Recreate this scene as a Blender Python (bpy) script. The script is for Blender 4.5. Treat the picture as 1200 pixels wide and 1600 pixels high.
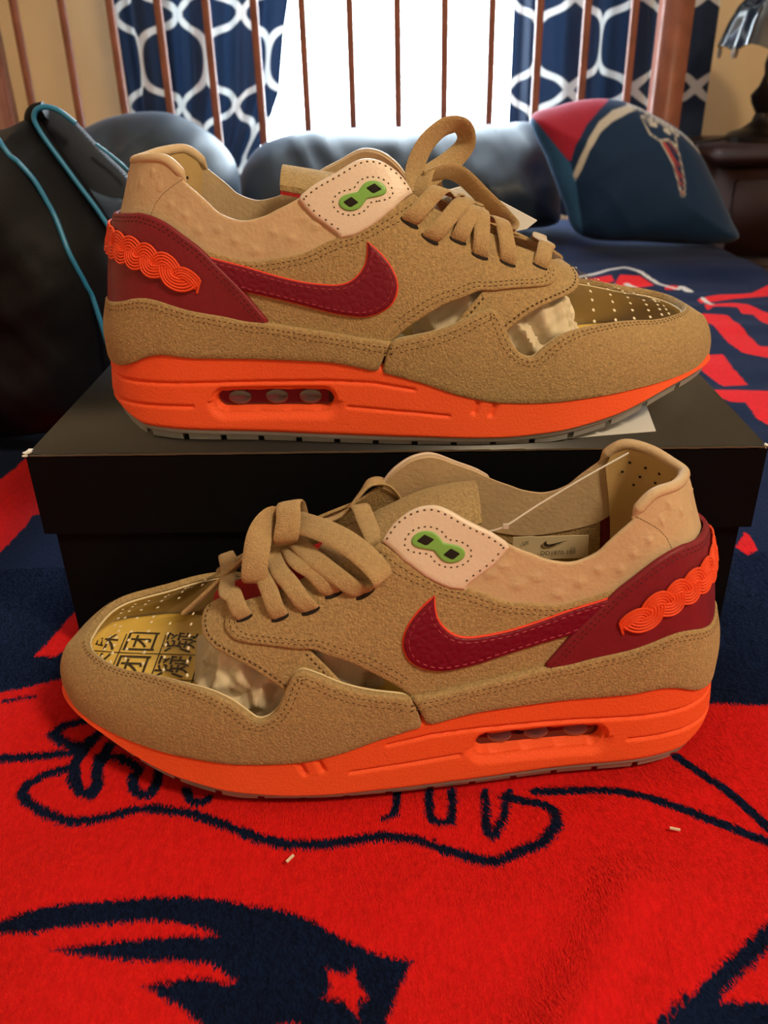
# Two tan suede sneakers, one on a black shoe box, on a plush blanket spread over a bed.
import bpy, bmesh, math, random
import numpy as np
from mathutils import Vector, Matrix
from mathutils.geometry import delaunay_2d_cdt

scene = bpy.context.scene
for o in list(bpy.data.objects):
    bpy.data.objects.remove(o, do_unlink=True)
C = scene.collection
R = math.radians

# ------------------------------------------------------------------ camera
TILT, ROLL, CAM_H, FPX = R(28.4), R(1.3), .310, 1320.
cam_d = bpy.data.cameras.new('camera')
cam = bpy.data.objects.new('camera', cam_d)
C.objects.link(cam)
cam_d.sensor_fit = 'VERTICAL'
cam_d.sensor_height = 36.
cam_d.lens = FPX / 1600. * 36.
cam_d.clip_start = .01
_f = Vector((0, math.cos(TILT), -math.sin(TILT)))
_u = Vector((0, math.sin(TILT), math.cos(TILT)))
_r = Vector((1, 0, 0))
cr = _r * math.cos(ROLL) - _u * math.sin(ROLL)
cu = _u * math.cos(ROLL) + _r * math.sin(ROLL)
cam.matrix_world = Matrix(((cr.x, cu.x, -_f.x, 0), (cr.y, cu.y, -_f.y, 0), (cr.z, cu.z, -_f.z, CAM_H), (0, 0, 0, 1)))
cam_d.dof.use_dof = True
cam_d.dof.focus_distance = .41
cam_d.dof.aperture_fstop = 15.
scene.camera = cam

# ------------------------------------------------------------------ sky, lamps, exposure
world = bpy.data.worlds.new('sky')
scene.world = world
world.use_nodes = True
wn = world.node_tree.nodes
wn['Background'].inputs[0].default_value = (.72, .87, 1.0, 1)
wn['Background'].inputs[1].default_value = 34.
scene.view_settings.view_transform = 'Standard'
scene.view_settings.look = 'None'
scene.view_settings.gamma = 1
scene.view_settings.exposure = 0.0
scene.view_settings.use_curve_mapping = False

def area(name, loc, target, size, size_y, power, col, portal=False):
    d = bpy.data.lights.new(name, 'AREA')
    d.shape = 'RECTANGLE'
    d.size, d.size_y = size, size_y
    d.energy, d.color = power, col
    o = bpy.data.objects.new(name, d)
    C.objects.link(o)
    o.location = loc
    o.rotation_euler = (Vector(target) - Vector(loc)).to_track_quat('-Z', 'Y').to_euler()
    if portal:
        d.cycles.is_portal = True
    return o
area('window_portal', (.03, 2.33, .75), (.03, 0, .75), .95, 1.5, 1, (1, 1, 1), True)
area('ceiling_light', (.95, -.55, 1.62), (.0, .45, .05), .30, .30, 28., (1.0, .775, .49))

# ------------------------------------------------------------------ materials
MATS = {}
def mat(name, col, rough=.6, bump=0, bscale=200, var=0, vscale=None, sheen=0, spec=.5, metal=0, trans=0, alpha=1, coat=0, kind='noise', coord='Object', sheen_tint=None, ior=1.45, sss=0):
    if name in MATS:
        return MATS[name]
    m = bpy.data.materials.new(name)
    m.use_nodes = True
    nt = m.node_tree
    b = nt.nodes['Principled BSDF']
    b.inputs['Base Color'].default_value = (*col, 1)
    b.inputs['Roughness'].default_value = rough
    b.inputs['Metallic'].default_value = metal
    b.inputs['Specular IOR Level'].default_value = spec
    b.inputs['Transmission Weight'].default_value = trans
    b.inputs['Alpha'].default_value = alpha
    b.inputs['Coat Weight'].default_value = coat
    b.inputs['IOR'].default_value = ior
    if sheen:
        b.inputs['Sheen Weight'].default_value = sheen
        b.inputs['Sheen Roughness'].default_value = .4
        b.inputs['Sheen Tint'].default_value = (*(sheen_tint or col), 1)
    if sss:
        b.inputs['Subsurface Weight'].default_value = sss
        b.inputs['Subsurface Radius'].default_value = (.004, .003, .002)
        b.inputs['Subsurface Scale'].default_value = 1.
    tc = nt.nodes.new('ShaderNodeTexCoord')
    if var:
        n = nt.nodes.new('ShaderNodeTexNoise')
        n.inputs['Scale'].default_value = vscale or bscale * .2
        n.inputs['Detail'].default_value = 6
        nt.links.new(tc.outputs[coord], n.inputs['Vector'])
        r = nt.nodes.new('ShaderNodeMapRange')
        r.inputs['From Min'].default_value = .3
        r.inputs['From Max'].default_value = .7
        r.inputs['To Min'].default_value = 1 - var
        r.inputs['To Max'].default_value = 1 + var
        nt.links.new(n.outputs['Fac'], r.inputs['Value'])
        mx = nt.nodes.new('ShaderNodeMix')
        mx.data_type = 'RGBA'
        mx.blend_type = 'MULTIPLY'
        mx.inputs['Factor'].default_value = 1
        mx.inputs['A'].default_value = (*col, 1)
        nt.links.new(r.outputs[0], mx.inputs['B'])
        nt.links.new(mx.outputs['Result'], b.inputs['Base Color'])
    if bump:
        if kind == 'noise':
            n = nt.nodes.new('ShaderNodeTexNoise')
            n.inputs['Detail'].default_value = 4
            out = n.outputs['Fac']
        elif kind == 'voronoi':
            n = nt.nodes.new('ShaderNodeTexVoronoi')
            n.feature = 'DISTANCE_TO_EDGE'
            out = n.outputs['Distance']
        else:
            n = nt.nodes.new('ShaderNodeTexWave')
            n.inputs['Distortion'].default_value = 1.5
            out = n.outputs['Fac']
        n.inputs['Scale'].default_value = bscale
        nt.links.new(tc.outputs[coord], n.inputs['Vector'])
        bp = nt.nodes.new('ShaderNodeBump')
        bp.inputs['Strength'].default_value = bump
        bp.inputs['Distance'].default_value = .001
        nt.links.new(out, bp.inputs['Height'])
        nt.links.new(bp.outputs[0], b.inputs['Normal'])
    MATS[name] = m
    return m

SUEDE = mat('suede_tan', (.405, .287, .140), .95, bump=.9, bscale=1000, var=.22, vscale=700, sheen=.25, spec=.15, sheen_tint=(.9, .75, .5))
SUEDE2 = mat('suede_inside', (.30, .185, .075), .98, bump=.8, bscale=700, var=.25, vscale=300, spec=.1)
OSTRICH = mat('ostrich_leather', (.58, .435, .275), .55, bump=.35, bscale=500, var=.06, vscale=60, spec=.35)
LINING = mat('heel_lining', (.62, .44, .20), .6, bump=.15, bscale=900, spec=.3)
BURG = mat('burgundy_leather', (.200, .014, .026), .48, bump=.15, bscale=900, var=.08, vscale=150, spec=.35)
SWOOSH = mat('burgundy_reptile', (.170, .004, .022), .42, bump=.6, bscale=260, kind='voronoi', spec=.4)
ORANGE = mat('orange_foam', (.92, .112, .030), .62, bump=.35, bscale=900, spec=.35)
ORANGE2 = mat('orange_edge', (.80, .055, .02), .6)
THREAD_O = mat('orange_thread', (.90, .080, .016), .55, bump=.5, bscale=2500, sheen=.2, sheen_tint=(1, .5, .3))
OUTSOLE = mat('grey_rubber', (.46, .48, .50), .35, trans=.15, spec=.5, var=.05, vscale=60)
WHITE_L = mat('pearl_leather', (.76, .65, .55), .38, bump=.18, bscale=600, spec=.5)
GREEN = mat('green_plastic', (.20, .46, .10), .35)
HOLE = mat('dark_hole', (.012, .008, .006), .9)
STITCH = mat('brown_thread', (.085, .046, .016), .9)
STITCH_R = mat('burgundy_thread', (.42, .055, .085), .7)
STITCH_D = mat('dark_red_thread', (.085, .006, .012), .8)
LACE = mat('cotton_lace', (.47, .325, .160), .9, bump=.9, bscale=1500, var=.12, vscale=700, sheen=.3, sheen_tint=(1, .85, .6))
REDT = mat('red_tongue', (.42, .012, .015), .6, bump=.5, bscale=500, kind='voronoi')
TLINE = mat('toe_lining', (.74, .62, .40), .8, spec=.2)
INSOLE = mat('yellow_insole', (.95, .70, .17), .65, var=.05, vscale=80)
INK = mat('black_ink', (.03, .022, .012), .8)
AIRU = mat('plum_plastic', (.045, .008, .016), .08, spec=.8, coat=1)
CELL = mat('clear_plastic', (.10, .08, .10), .12, spec=1., coat=1)
LABEL = mat('cream_label', (.62, .53, .36), .8)
FAST = mat('clear_fastener', (.75, .72, .66), .3, trans=.3)
TISSUE = mat('tissue', (.74, .66, .52), .8, var=.06, vscale=60, sss=.2)
DOT = mat('perforation_rim', (.80, .72, .55), .4)
def film_mat():
    m = bpy.data.materials.new('clear_film')
    m.use_nodes = True
    nt = m.node_tree
    nt.nodes.clear()
    out = nt.nodes.new('ShaderNodeOutputMaterial')
    tr = nt.nodes.new('ShaderNodeBsdfTransparent')
    tr.inputs[0].default_value = (.99, .98, .96, 1)
    gl = nt.nodes.new('ShaderNodeBsdfGlossy')
    gl.inputs['Roughness'].default_value = .08
    lw = nt.nodes.new('ShaderNodeLayerWeight')
    lw.inputs[0].default_value = .35
    pw = nt.nodes.new('ShaderNodeMath')
    pw.operation = 'POWER'
    pw.inputs[1].default_value = 3.
    nt.links.new(lw.outputs['Facing'], pw.inputs[0])
    fr = nt.nodes.new('ShaderNodeMath')
    fr.operation = 'MULTIPLY_ADD'
    fr.inputs[1].default_value = .30
    fr.inputs[2].default_value = .02
    nt.links.new(pw.outputs[0], fr.inputs[0])
    mx = nt.nodes.new('ShaderNodeMixShader')
    nt.links.new(fr.outputs[0], mx.inputs[0])
    nt.links.new(tr.outputs[0], mx.inputs[1])
    nt.links.new(gl.outputs[0], mx.inputs[2])
    nt.links.new(mx.outputs[0], out.inputs[0])
    return m
FILM = film_mat()

# ------------------------------------------------------------------ object helpers
def link(o, parent=None):
    C.objects.link(o)
    if parent is not None:
        o.parent = parent
    return o
def mesh_obj(name, verts, faces, m, parent=None, smooth=True, recalc=True, weld=0, loc=None):
    me = bpy.data.meshes.new(name)
    me.from_pydata([tuple(map(float, v)) for v in verts], [], faces)
    bm = bmesh.new()
    bm.from_mesh(me)
    if weld:
        bmesh.ops.remove_doubles(bm, verts=bm.verts, dist=weld)
    if recalc:
        bmesh.ops.recalc_face_normals(bm, faces=bm.faces)
    if smooth:
        for f in bm.faces:
            f.smooth = True
        for e in bm.edges:
            if len(e.link_faces) == 2 and e.calc_face_angle(0) > R(50):
                e.smooth = False
    bm.to_mesh(me)
    bm.free()
    if isinstance(m, (list, tuple)):
        for k in m:
            me.materials.append(k)
    else:
        me.materials.append(m)
    o = bpy.data.objects.new(name, me)
    if loc:
        o.location = loc
    return link(o, parent)
def empty(name, loc=(0, 0, 0), label=None, cat=None, group=None, rz=0):
    o = bpy.data.objects.new(name, None)
    o.empty_display_size = .02
    o.location = loc
    o.rotation_euler = (0, 0, rz)
    link(o)
    return tag(o, label, cat, group)
def tag(o, label=None, cat=None, group=None, kind=None):
    for k, v in (('label', label), ('category', cat), ('group', group), ('kind', kind)):
        if v:
            o[k] = v
    return o
class MB:
    def __init__(s):
        s.v, s.f = [], []
    def add(s, v, f):
        n = len(s.v)
        s.v += [tuple(map(float, p)) for p in v]
        s.f += [tuple(i + n for i in q) for q in f]
    def box(s, c, h, M=None):
        P = [Vector((sx * h[0], sy * h[1], sz * h[2])) for sx in (-1, 1) for sy in (-1, 1) for sz in (-1, 1)]
        if M is not None:
            P = [M @ p for p in P]
        s.add([p + Vector(c) for p in P], [(0, 1, 3, 2), (4, 6, 7, 5), (0, 4, 5, 1), (2, 3, 7, 6), (0, 2, 6, 4), (1, 5, 7, 3)])
    def build(s, name, m, parent=None, **k):
        return mesh_obj(name, s.v, s.f, m, parent, **k)
def bevel_box(name, c, h, m, parent=None, r=.004, seg=2, M=None):
    bm = bmesh.new()
    bmesh.ops.create_cube(bm, size=1)
    for v in bm.verts:
        v.co = Vector((v.co.x * 2 * h[0], v.co.y * 2 * h[1], v.co.z * 2 * h[2]))
    bmesh.ops.bevel(bm, geom=list(bm.edges), offset=r, segments=seg, affect='EDGES')
    for v in bm.verts:
        v.co = (M @ v.co if M is not None else v.co) + Vector(c)
    for f in bm.faces:
        f.smooth = True
    me = bpy.data.meshes.new(name)
    bm.to_mesh(me)
    bm.free()
    me.materials.append(m)
    return link(bpy.data.objects.new(name, me), parent)
def catmull(P, n=8, closed=False):
    P = np.asarray(P, float)
    N = len(P)
    out = []
    for i in range(N if closed else N - 1):
        if closed:
            p0, p1, p2, p3 = P[i - 1], P[i], P[(i + 1) % N], P[(i + 2) % N]
        else:
            p1, p2 = P[i], P[i + 1]
            p0 = P[i - 1] if i > 0 else 2 * p1 - p2
            p3 = P[i + 2] if i < N - 2 else 2 * p2 - p1
        for k in range(n):
            u = k / n
            out.append(.5 * ((2 * p1) + (p2 - p0) * u + (2 * p0 - 5 * p1 + 4 * p2 - p3) * u * u + (3 * p1 - p0 - 3 * p2 + p3) * u ** 3))
    if not closed:
        out.append(P[-1])
    return np.array(out)
def resample(P, step):
    P = np.asarray(P, float)
    d = np.r_[0, np.cumsum(np.linalg.norm(np.diff(P, axis=0), axis=1))]
    n = max(2, int(round(d[-1] / step)) + 1)
    q = np.linspace(0, d[-1], n)
    return np.stack([np.interp(q, d, P[:, k]) for k in range(P.shape[1])], 1)
def tube(mb, P, r, n=8, cap=True):
    P = [Vector(map(float, p)) for p in P]
    rr = r if hasattr(r, '__len__') else [r] * len(P)
    t0 = (P[1] - P[0]).normalized()
    ref = Vector((0, 0, 1)) if abs(t0.z) < .9 else Vector((1, 0, 0))
    nx = t0.cross(ref).normalized()
    v, f = [], []
    for i, p in enumerate(P):
        t = (P[min(i + 1, len(P) - 1)] - P[max(i - 1, 0)])
        if t.length < 1e-9:
            t = t0
        t = t.normalized()
        nx = (nx - t * nx.dot(t)).normalized()
        ny = t.cross(nx)
        for k in range(n):
            a = 2 * math.pi * k / n
            v.append(p + (nx * math.cos(a) + ny * math.sin(a)) * rr[i])
    for i in range(len(P) - 1):
        for k in range(n):
            f.append((i * n + k, i * n + (k + 1) % n, (i + 1) * n + (k + 1) % n, (i + 1) * n + k))
    if cap:
        f.append(tuple(range(n - 1, -1, -1)))
        f.append(tuple((len(P) - 1) * n + k for k in range(n)))
    mb.add(v, f)
def ribbon(mb, P, W, width, thick, n=14):
    """flat woven lace: centre line P, width directions W (both spline control rows)"""
    PW = catmull(np.c_[np.asarray(P, float), np.asarray(W, float)], 8)
    v, f = [], []
    m = 10
    for i in range(len(PW)):
        p = Vector(PW[i, :3])
        t = Vector(PW[min(i + 1, len(PW) - 1), :3] - PW[max(i - 1, 0), :3]).normalized()
        w = Vector(PW[i, 3:])
        w = (w - t * w.dot(t)).normalized()
        nn = t.cross(w)
        for k in range(m):
            a = 2 * math.pi * k / m
            ca, sa = math.cos(a), math.sin(a)
            v.append(p + w * (math.copysign(abs(ca) ** .55, ca) * width / 2) + nn * (math.copysign(abs(sa) ** .7, sa) * thick / 2))
    for i in range(len(PW) - 1):
        for k in range(m):
            f.append((i * m + k, i * m + (k + 1) % m, (i + 1) * m + (k + 1) % m, (i + 1) * m + k))
    f.append(tuple(range(m - 1, -1, -1)))
    f.append(tuple((len(PW) - 1) * m + k for k in range(m)))
    mb.add(v, f)
def lathe(mb, prof, c, n=32):
    v, f = [], []
    for (r, z) in prof:
        for k in range(n):
            a = 2 * math.pi * k / n
            v.append((c[0] + r * math.cos(a), c[1] + r * math.sin(a), c[2] + z))
    for i in range(len(prof) - 1):
        for k in range(n):
            f.append((i * n + k, i * n + (k + 1) % n, (i + 1) * n + (k + 1) % n, (i + 1) * n + k))
    f.append(tuple(range(n - 1, -1, -1)))
    f.append(tuple((len(prof) - 1) * n + k for k in range(n)))
    mb.add(v, f)
def seg_dist(P, A, B):
    """distance from points P (n,2) to polyline segments A[i]-B[i]"""
    d = np.full(len(P), 1e9)
    for a, b in zip(A, B):
        ab = b - a
        u = np.clip(((P - a) @ ab) / (ab @ ab + 1e-18), 0, 1)
        d = np.minimum(d, np.hypot(*(P - a - u[:, None] * ab).T))
    return d
def inside(P, poly):
    poly = np.asarray(poly)
    x, y = P[:, 0], P[:, 1]
    r = np.zeros(len(P), bool)
    j = len(poly) - 1
    for i in range(len(poly)):
        xi, yi = poly[i]
        xj, yj = poly[j]
        c = ((yi > y) != (yj > y)) & (x < (xj - xi) * (y - yi) / (yj - yi + 1e-18) + xi)
        r ^= c
        j = i
    return r
def sdf_poly(P, poly):
    poly = np.asarray(poly, float)
    d = seg_dist(P, poly, np.roll(poly, -1, 0))
    return np.where(inside(P, poly), -d, d)
def sdf_line(P, line, w):
    line = np.asarray(line, float)
    return seg_dist(P, line[:-1], line[1:]) - w / 2
_rng = np.random.default_rng(7)
_LAT = _rng.random((64, 64, 64))
def vnoise(P):
    """value noise, P (n,3) -> 0..1"""
    P = np.asarray(P, float)
    i = np.floor(P).astype(int)
    u = P - i
    u = u * u * (3 - 2 * u)
    r = 0
    for dx in (0, 1):
        for dy in (0, 1):
            for dz in (0, 1):
                w = (u[:, 0] if dx else 1 - u[:, 0]) * (u[:, 1] if dy else 1 - u[:, 1]) * (u[:, 2] if dz else 1 - u[:, 2])
                r = r + w * _LAT[(i[:, 0] + dx) % 64, (i[:, 1] + dy) % 64, (i[:, 2] + dz) % 64]
    return r
def fill2d(poly, step, rings=()):
    """triangulate a closed outline with interior points; returns pts, tris, outline count"""
    poly = np.asarray(poly, float)
    lo, hi = poly.min(0), poly.max(0)
    gx, gy = np.meshgrid(np.arange(lo[0], hi[0], step), np.arange(lo[1], hi[1], step * .866))
    gx[1::2] += step / 2
    G = np.stack([gx.ravel(), gy.ravel()], 1)
    nxt, prv = np.roll(poly, -1, 0), np.roll(poly, 1, 0)
    G = G[inside(G, poly)]
    dG = seg_dist(G, poly, nxt)
    keep = [G[dG > max([step * .5] + [r * 1.4 for r in rings])]]
    if rings:
        t = nxt - prv
        t /= np.linalg.norm(t, axis=1)[:, None] + 1e-12
        n = np.stack([-t[:, 1], t[:, 0]], 1)
        ar = np.sum(poly[:, 0] * nxt[:, 1] - nxt[:, 0] * poly[:, 1])
        if ar < 0:
            n = -n
        for r in rings:
            Q = poly + n * r
            Q = Q[inside(Q, poly)]
            if len(Q):
                Q = Q[seg_dist(Q, poly, nxt) > r * .93]
            keep.append(Q)
    I = np.vstack(keep)
    V = [Vector(p) for p in poly] + [Vector(p) for p in I]
    nb = len(poly)
    r = delaunay_2d_cdt(V, [(i, (i + 1) % nb) for i in range(nb)], [], 1, 1e-7)
    pts = np.array([p[:] for p in r[0]])
    return pts, [tuple(f) for f in r[2]]
def boundary_edges(tris):
    cnt = {}
    for f in tris:
        for i in range(len(f)):
            a, b = f[i], f[(i + 1) % len(f)]
            cnt[(a, b)] = cnt.get((a, b), 0) + 1
    return [e for e in cnt if (e[1], e[0]) not in cnt]
def text_mesh(body, size, extrude=0.0):
    c = bpy.data.curves.new('txt', 'FONT')
    c.body = body
    c.size = size
    c.align_x = 'CENTER'
    c.align_y = 'CENTER'
    c.extrude = extrude
    c.resolution_u = 3
    o = bpy.data.objects.new('txt', c)
    C.objects.link(o)
    me = bpy.data.meshes.new_from_object(o.evaluated_get(bpy.context.evaluated_depsgraph_get()))
    bpy.data.objects.remove(o)
    bpy.data.curves.remove(c)
    return me

# ------------------------------------------------------------------ printed shapes, in metres
B_RED = [[(-0.8, 0.4), (-0.2159, 0.3684), (-0.203, 0.3723), (-0.1904, 0.3774), (-0.1838, 0.3794), (-0.1102, 0.3746), (0.0677, 0.3587), (0.1738, 0.3473), (0.2019, 0.3448), (0.65, 0.335), (0.65, -0.3), (-0.8, -0.3)], [(-0.209, 0.4013), (-0.1962, 0.4002), (-0.1873, 0.4141), (-0.1958, 0.4552), (-0.1997, 0.4412), (-0.2049, 0.4148)], [(-0.385, 0.5558), (-0.3238, 0.6458), (-0.32, 0.6645), (-0.317, 0.6883), (-0.2647, 0.7021), (-0.2314, 0.5894), (-0.2737, 0.5808), (-0.2731, 0.5654), (-0.2771, 0.5257), (-0.3394, 0.4684)], [(0.4464, 1.1806), (0.487, 1.206), (0.5354, 1.2127), (0.5744, 1.2516), (0.697, 1.3105), (0.6593, 1.2317), (0.5487, 1.1893), (0.5011, 1.1828), (0.4427, 1.1564)], [(0.4435, 1.1461), (0.4866, 1.1559), (0.4989, 1.1379), (0.5111, 1.0977), (0.5481, 0.9987), (0.5188, 0.9373), (0.4873, 1.0396), (0.4851, 1.0602), (0.4888, 1.0902), (0.4762, 1.0944), (0.4802, 1.1229), (0.4505, 1.1288), (0.4356, 1.1105)], [(0.4241, 1.102), (0.4425, 1.0941), (0.4552, 1.09), (0.4492, 1.0201), (0.4429, 0.9552), (0.5244, 0.9491), (0.4875, 0.8718), (0.4362, 0.9152), (0.4156, 0.933), (0.4132, 0.9699), (0.4185, 1.0451), (0.4169, 1.0809)], [(0.3614, 0.9394), (0.3935, 0.9346), (0.3854, 0.8853), (0.3828, 0.834), (0.3554, 0.8319), (0.3479, 0.8989)], [(0.3371, 0.8178), (0.3737, 0.8173), (0.4571, 0.8081), (0.3892, 0.6658), (0.3583, 0.7256), (0.354, 0.7417), (0.3592, 0.78), (0.3456, 0.7809), (0.3333, 0.7977)], [(0.261, 0.5281), (0.2621, 0.5216), (0.2609, 0.5037), (0.2512, 0.4972), (0.2467, 0.5087)], [(0.2973, 1.2822), (0.3151, 1.2971), (0.3593, 1.3182), (0.3569, 1.2888), (0.3071, 1.2612)], [(0.3729, 1.3211), (0.4026, 1.3139), (0.4147, 1.271), (0.3721, 1.255), (0.3558, 1.2766)], [(0.4286, 1.2696), (0.4472, 1.2679), (0.4387, 1.2409), (0.4204, 1.2426)]]
B_DARK = [[(-0.1697, 0.2231), (-0.1598, 0.2243), (-0.1436, 0.2279), (-0.1271, 0.2305), (-0.1136, 0.2334), (-0.1034, 0.2353), (-0.0866, 0.2358), (-0.0702, 0.2335), (-0.0565, 0.2302), (-0.0449, 0.2278), (-0.0322, 0.2225), (-0.0208, 0.2149), (-0.0106, 0.2092), (0.0003, 0.2052), (0.0072, 0.2048), (0.0032, 0.1959), (-0.0035, 0.18), (-0.0099, 0.1628), (-0.0527, 0.1637), (-0.0629, 0.1724), (-0.0707, 0.1815), (-0.0789, 0.188), (-0.0885, 0.1931), (-0.0965, 0.1965), (-0.0865, 0.1982), (-0.0772, 0.2003), (-0.069, 0.1991), (-0.0646, 0.1977), (-0.059, 0.1976), (-0.0643, 0.2008), (-0.0707, 0.2053), (-0.0852, 0.207), (-0.1031, 0.2061), (-0.1199, 0.2068), (-0.134, 0.2095), (-0.1189, 0.2118), (-0.1085, 0.2143), (-0.0931, 0.2169), (-0.0805, 0.2178), (-0.0694, 0.2169), (-0.0767, 0.2205), (-0.0859, 0.223), (-0.1007, 0.2242), (-0.114, 0.2214), (-0.1278, 0.2192), (-0.1441, 0.2168), (-0.1576, 0.2185), (-0.1682, 0.2194)], [(0.0978, 0.1744), (0.1149, 0.1862), (0.1198, 0.1849), (0.1594, 0.1845), (0.1455, 0.1554), (0.0816, 0.1568)]]
B_HOLES = [[(-0.0268, 0.203), (-0.0191, 0.1992), (-0.015, 0.2022), (-0.0136, 0.195), (-0.0083, 0.1907), (-0.0136, 0.1901), (-0.0134, 0.1821), (-0.019, 0.1898), (-0.0272, 0.1917), (-0.0233, 0.1955)], [(-0.0435, 0.1809), (-0.0397, 0.1822), (-0.0347, 0.1812), (-0.0331, 0.1718), (-0.0437, 0.172)]]
B_LINES = [([(-0.1577, 0.3112), (-0.1692, 0.3068), (-0.1762, 0.3008), (-0.1774, 0.2947), (-0.1733, 0.2895), (-0.1631, 0.2826), (-0.1518, 0.2774), (-0.1417, 0.2764), (-0.131, 0.279), (-0.1212, 0.2837), (-0.1119, 0.2849), (-0.0925, 0.2809), (-0.0763, 0.273), (-0.0608, 0.2654), (-0.046, 0.2608), (-0.0317, 0.2604), (-0.0033, 0.2638), (0.0109, 0.2616), (0.0247, 0.2554), (0.0382, 0.25), (0.0463, 0.2488), (0.0567, 0.2535), (0.0674, 0.2583), (0.0752, 0.2669), (0.0764, 0.2761), (0.0716, 0.2819), (0.0616, 0.2853), (0.0544, 0.2875)], 0.00399), ([(-0.2144, 0.3151), (-0.1961, 0.3176), (-0.1773, 0.3192), (-0.1602, 0.3214), (-0.1563, 0.3244)], 0.00425), ([(-0.1571, 0.3498), (-0.1611, 0.3459), (-0.1715, 0.3413), (-0.1762, 0.3352), (-0.1693, 0.3294), (-0.1579, 0.3244), (-0.1536, 0.3322)], 0.00439), ([(-0.1514, 0.3359), (-0.1558, 0.323), (-0.1577, 0.3133), (-0.155, 0.3026), (-0.1487, 0.2943), (-0.1434, 0.2921), (-0.1421, 0.2981), (-0.1458, 0.3108), (-0.1437, 0.3263)], 0.00434), ([(-0.1477, 0.3174), (-0.1366, 0.3179), (-0.125, 0.3102), (-0.1263, 0.303), (-0.1241, 0.2964), (-0.1199, 0.2934), (-0.115, 0.2945), (-0.1141, 0.3014), (-0.1151, 0.3099)], 0.00373), ([(-0.0992, 0.2968), (-0.0947, 0.2895), (-0.0898, 0.2878), (-0.0865, 0.2912)], 0.00365), ([(-0.0032, 0.2746), (0.0013, 0.2771), (0.0029, 0.2839), (0.0032, 0.2938)], 0.003), ([(0.0185, 0.2933), (0.0181, 0.2759), (0.0216, 0.271), (0.0275, 0.2719), (0.0293, 0.2831), (0.0298, 0.293)], 0.0032), ([(0.0459, 0.2925), (0.0434, 0.266), (0.0458, 0.2624), (0.0527, 0.2749), (0.0572, 0.2922)], 0.00313), ([(0.07, 0.2906), (0.0934, 0.2903), (0.1082, 0.2886), (0.1218, 0.2831), (0.1383, 0.2735), (0.1542, 0.2636), (0.1655, 0.2563), (0.1782, 0.2468)], 0.00377), ([(0.1437, 0.3118), (0.1473, 0.3061), (0.155, 0.2925), (0.1631, 0.2792), (0.1692, 0.2653), (0.1769, 0.2502)], 0.00382), ([(0.1691, 0.2267), (0.1468, 0.2107), (0.1351, 0.2019), (0.1241, 0.1945), (0.1151, 0.1867), (0.1077, 0.1814), (0.1028, 0.1776), (0.0883, 0.1648)], 0.00513), ([(0.1069, 0.1861), (0.0959, 0.1778), (0.0851, 0.1692)], 0.00182), ([(-0.2119, 0.3619), (-0.196, 0.3645)], 0.00215)]
B_WHITE = [([(0.292, 1.3035), (0.3361, 1.3248), (0.3607, 1.3443), (0.3887, 1.355), (0.4073, 1.3308), (0.4217, 1.2785), (0.4399, 1.2447)], 0.00397), ([(0.4503, 1.2595), (0.4526, 1.2319)], 0.00635), ([(0.4558, 1.1869), (0.4534, 1.1418)], 0.0034), ([(0.3397, 1.2581), (0.3558, 1.2766)], 0.00283), ([(0.3737, 1.279), (0.3813, 1.2542)], 0.00556)]
B_FOLDS = [([(0.0954, 0.2301), (0.0821, 0.2077), (0.0592, 0.1741)], 0.0055, 0.012), ([(0.1115, 0.2267), (0.104, 0.2019), (0.0863, 0.1735)], 0.004, 0.02), ([(-0.1506, 0.2427), (-0.1416, 0.2132), (-0.1344, 0.183)], 0.004, 0.02), ([(-0.1314, 0.2422), (-0.1199, 0.2127), (-0.1087, 0.1824)], 0.003, 0.02), ([(0.007, 0.2324), (0.0381, 0.2257), (0.0652, 0.2309)], 0.002, 0.02), ([(0.1865, 0.5027), (0.2147, 0.4686), (0.263, 0.4441)], 0.0, 0.02)]
CP_OUT = [(0.2706, 0.2078), (0.3167, 0.2265), (0.375, 0.2359), (0.4291, 0.2319), (0.4803, 0.2114), (0.5333, 0.1826), (0.5659, 0.1496), (0.5968, 0.097), (0.6265, 0.0426), (0.64, 0.0114), (0.5897, 0.0013), (0.473, 0.0084), (0.3622, 0.0197), (0.3289, 0.0761), (0.299, 0.1449)]
CP_RED = [(0.2316, 0.2067), (0.2727, 0.2088), (0.3107, 0.1651), (0.3313, 0.1422), (0.3378, 0.1696), (0.357, 0.1991), (0.3819, 0.2212), (0.404, 0.2353), (0.3787, 0.2522), (0.3145, 0.2535)]
CP_SIDE = [(0.2525, 0.221), (0.2727, 0.2088), (0.3107, 0.1651), (0.3313, 0.1422), (0.34, 0.1182), (0.3477, 0.0811), (0.3629, 0.013), (0.2993, 0.0144), (0.2348, 0.1463)]
CP_BAND = [(0.3404, 0.114), (0.3362, 0.1235), (0.3451, 0.1491), (0.3588, 0.1792), (0.3782, 0.2036), (0.4036, 0.2198), (0.4351, 0.2269), (0.4511, 0.2198), (0.4311, 0.2153), (0.4, 0.2032), (0.3797, 0.1887), (0.3604, 0.162), (0.3489, 0.1315)]
CP_TRIM = [(0.4351, 0.2269), (0.4577, 0.2187), (0.4925, 0.2013), (0.5281, 0.1807), (0.5536, 0.158), (0.5637, 0.1496)]
CP_FACE = [(0.4534, 0.21), (0.4643, 0.184), (0.4822, 0.1726), (0.4907, 0.1744), (0.4987, 0.1722), (0.511, 0.1629), (0.5112, 0.177), (0.5175, 0.1789), (0.5, 0.1942), (0.4816, 0.2015)]
CP_STRIPE = [(0.4811, 0.1726), (0.5012, 0.1386), (0.5108, 0.1093), (0.5158, 0.0902), (0.5214, 0.0901), (0.522, 0.1091), (0.5176, 0.1321), (0.5116, 0.1588), (0.5024, 0.1691), (0.4962, 0.1743), (0.4909, 0.1734)]
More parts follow.
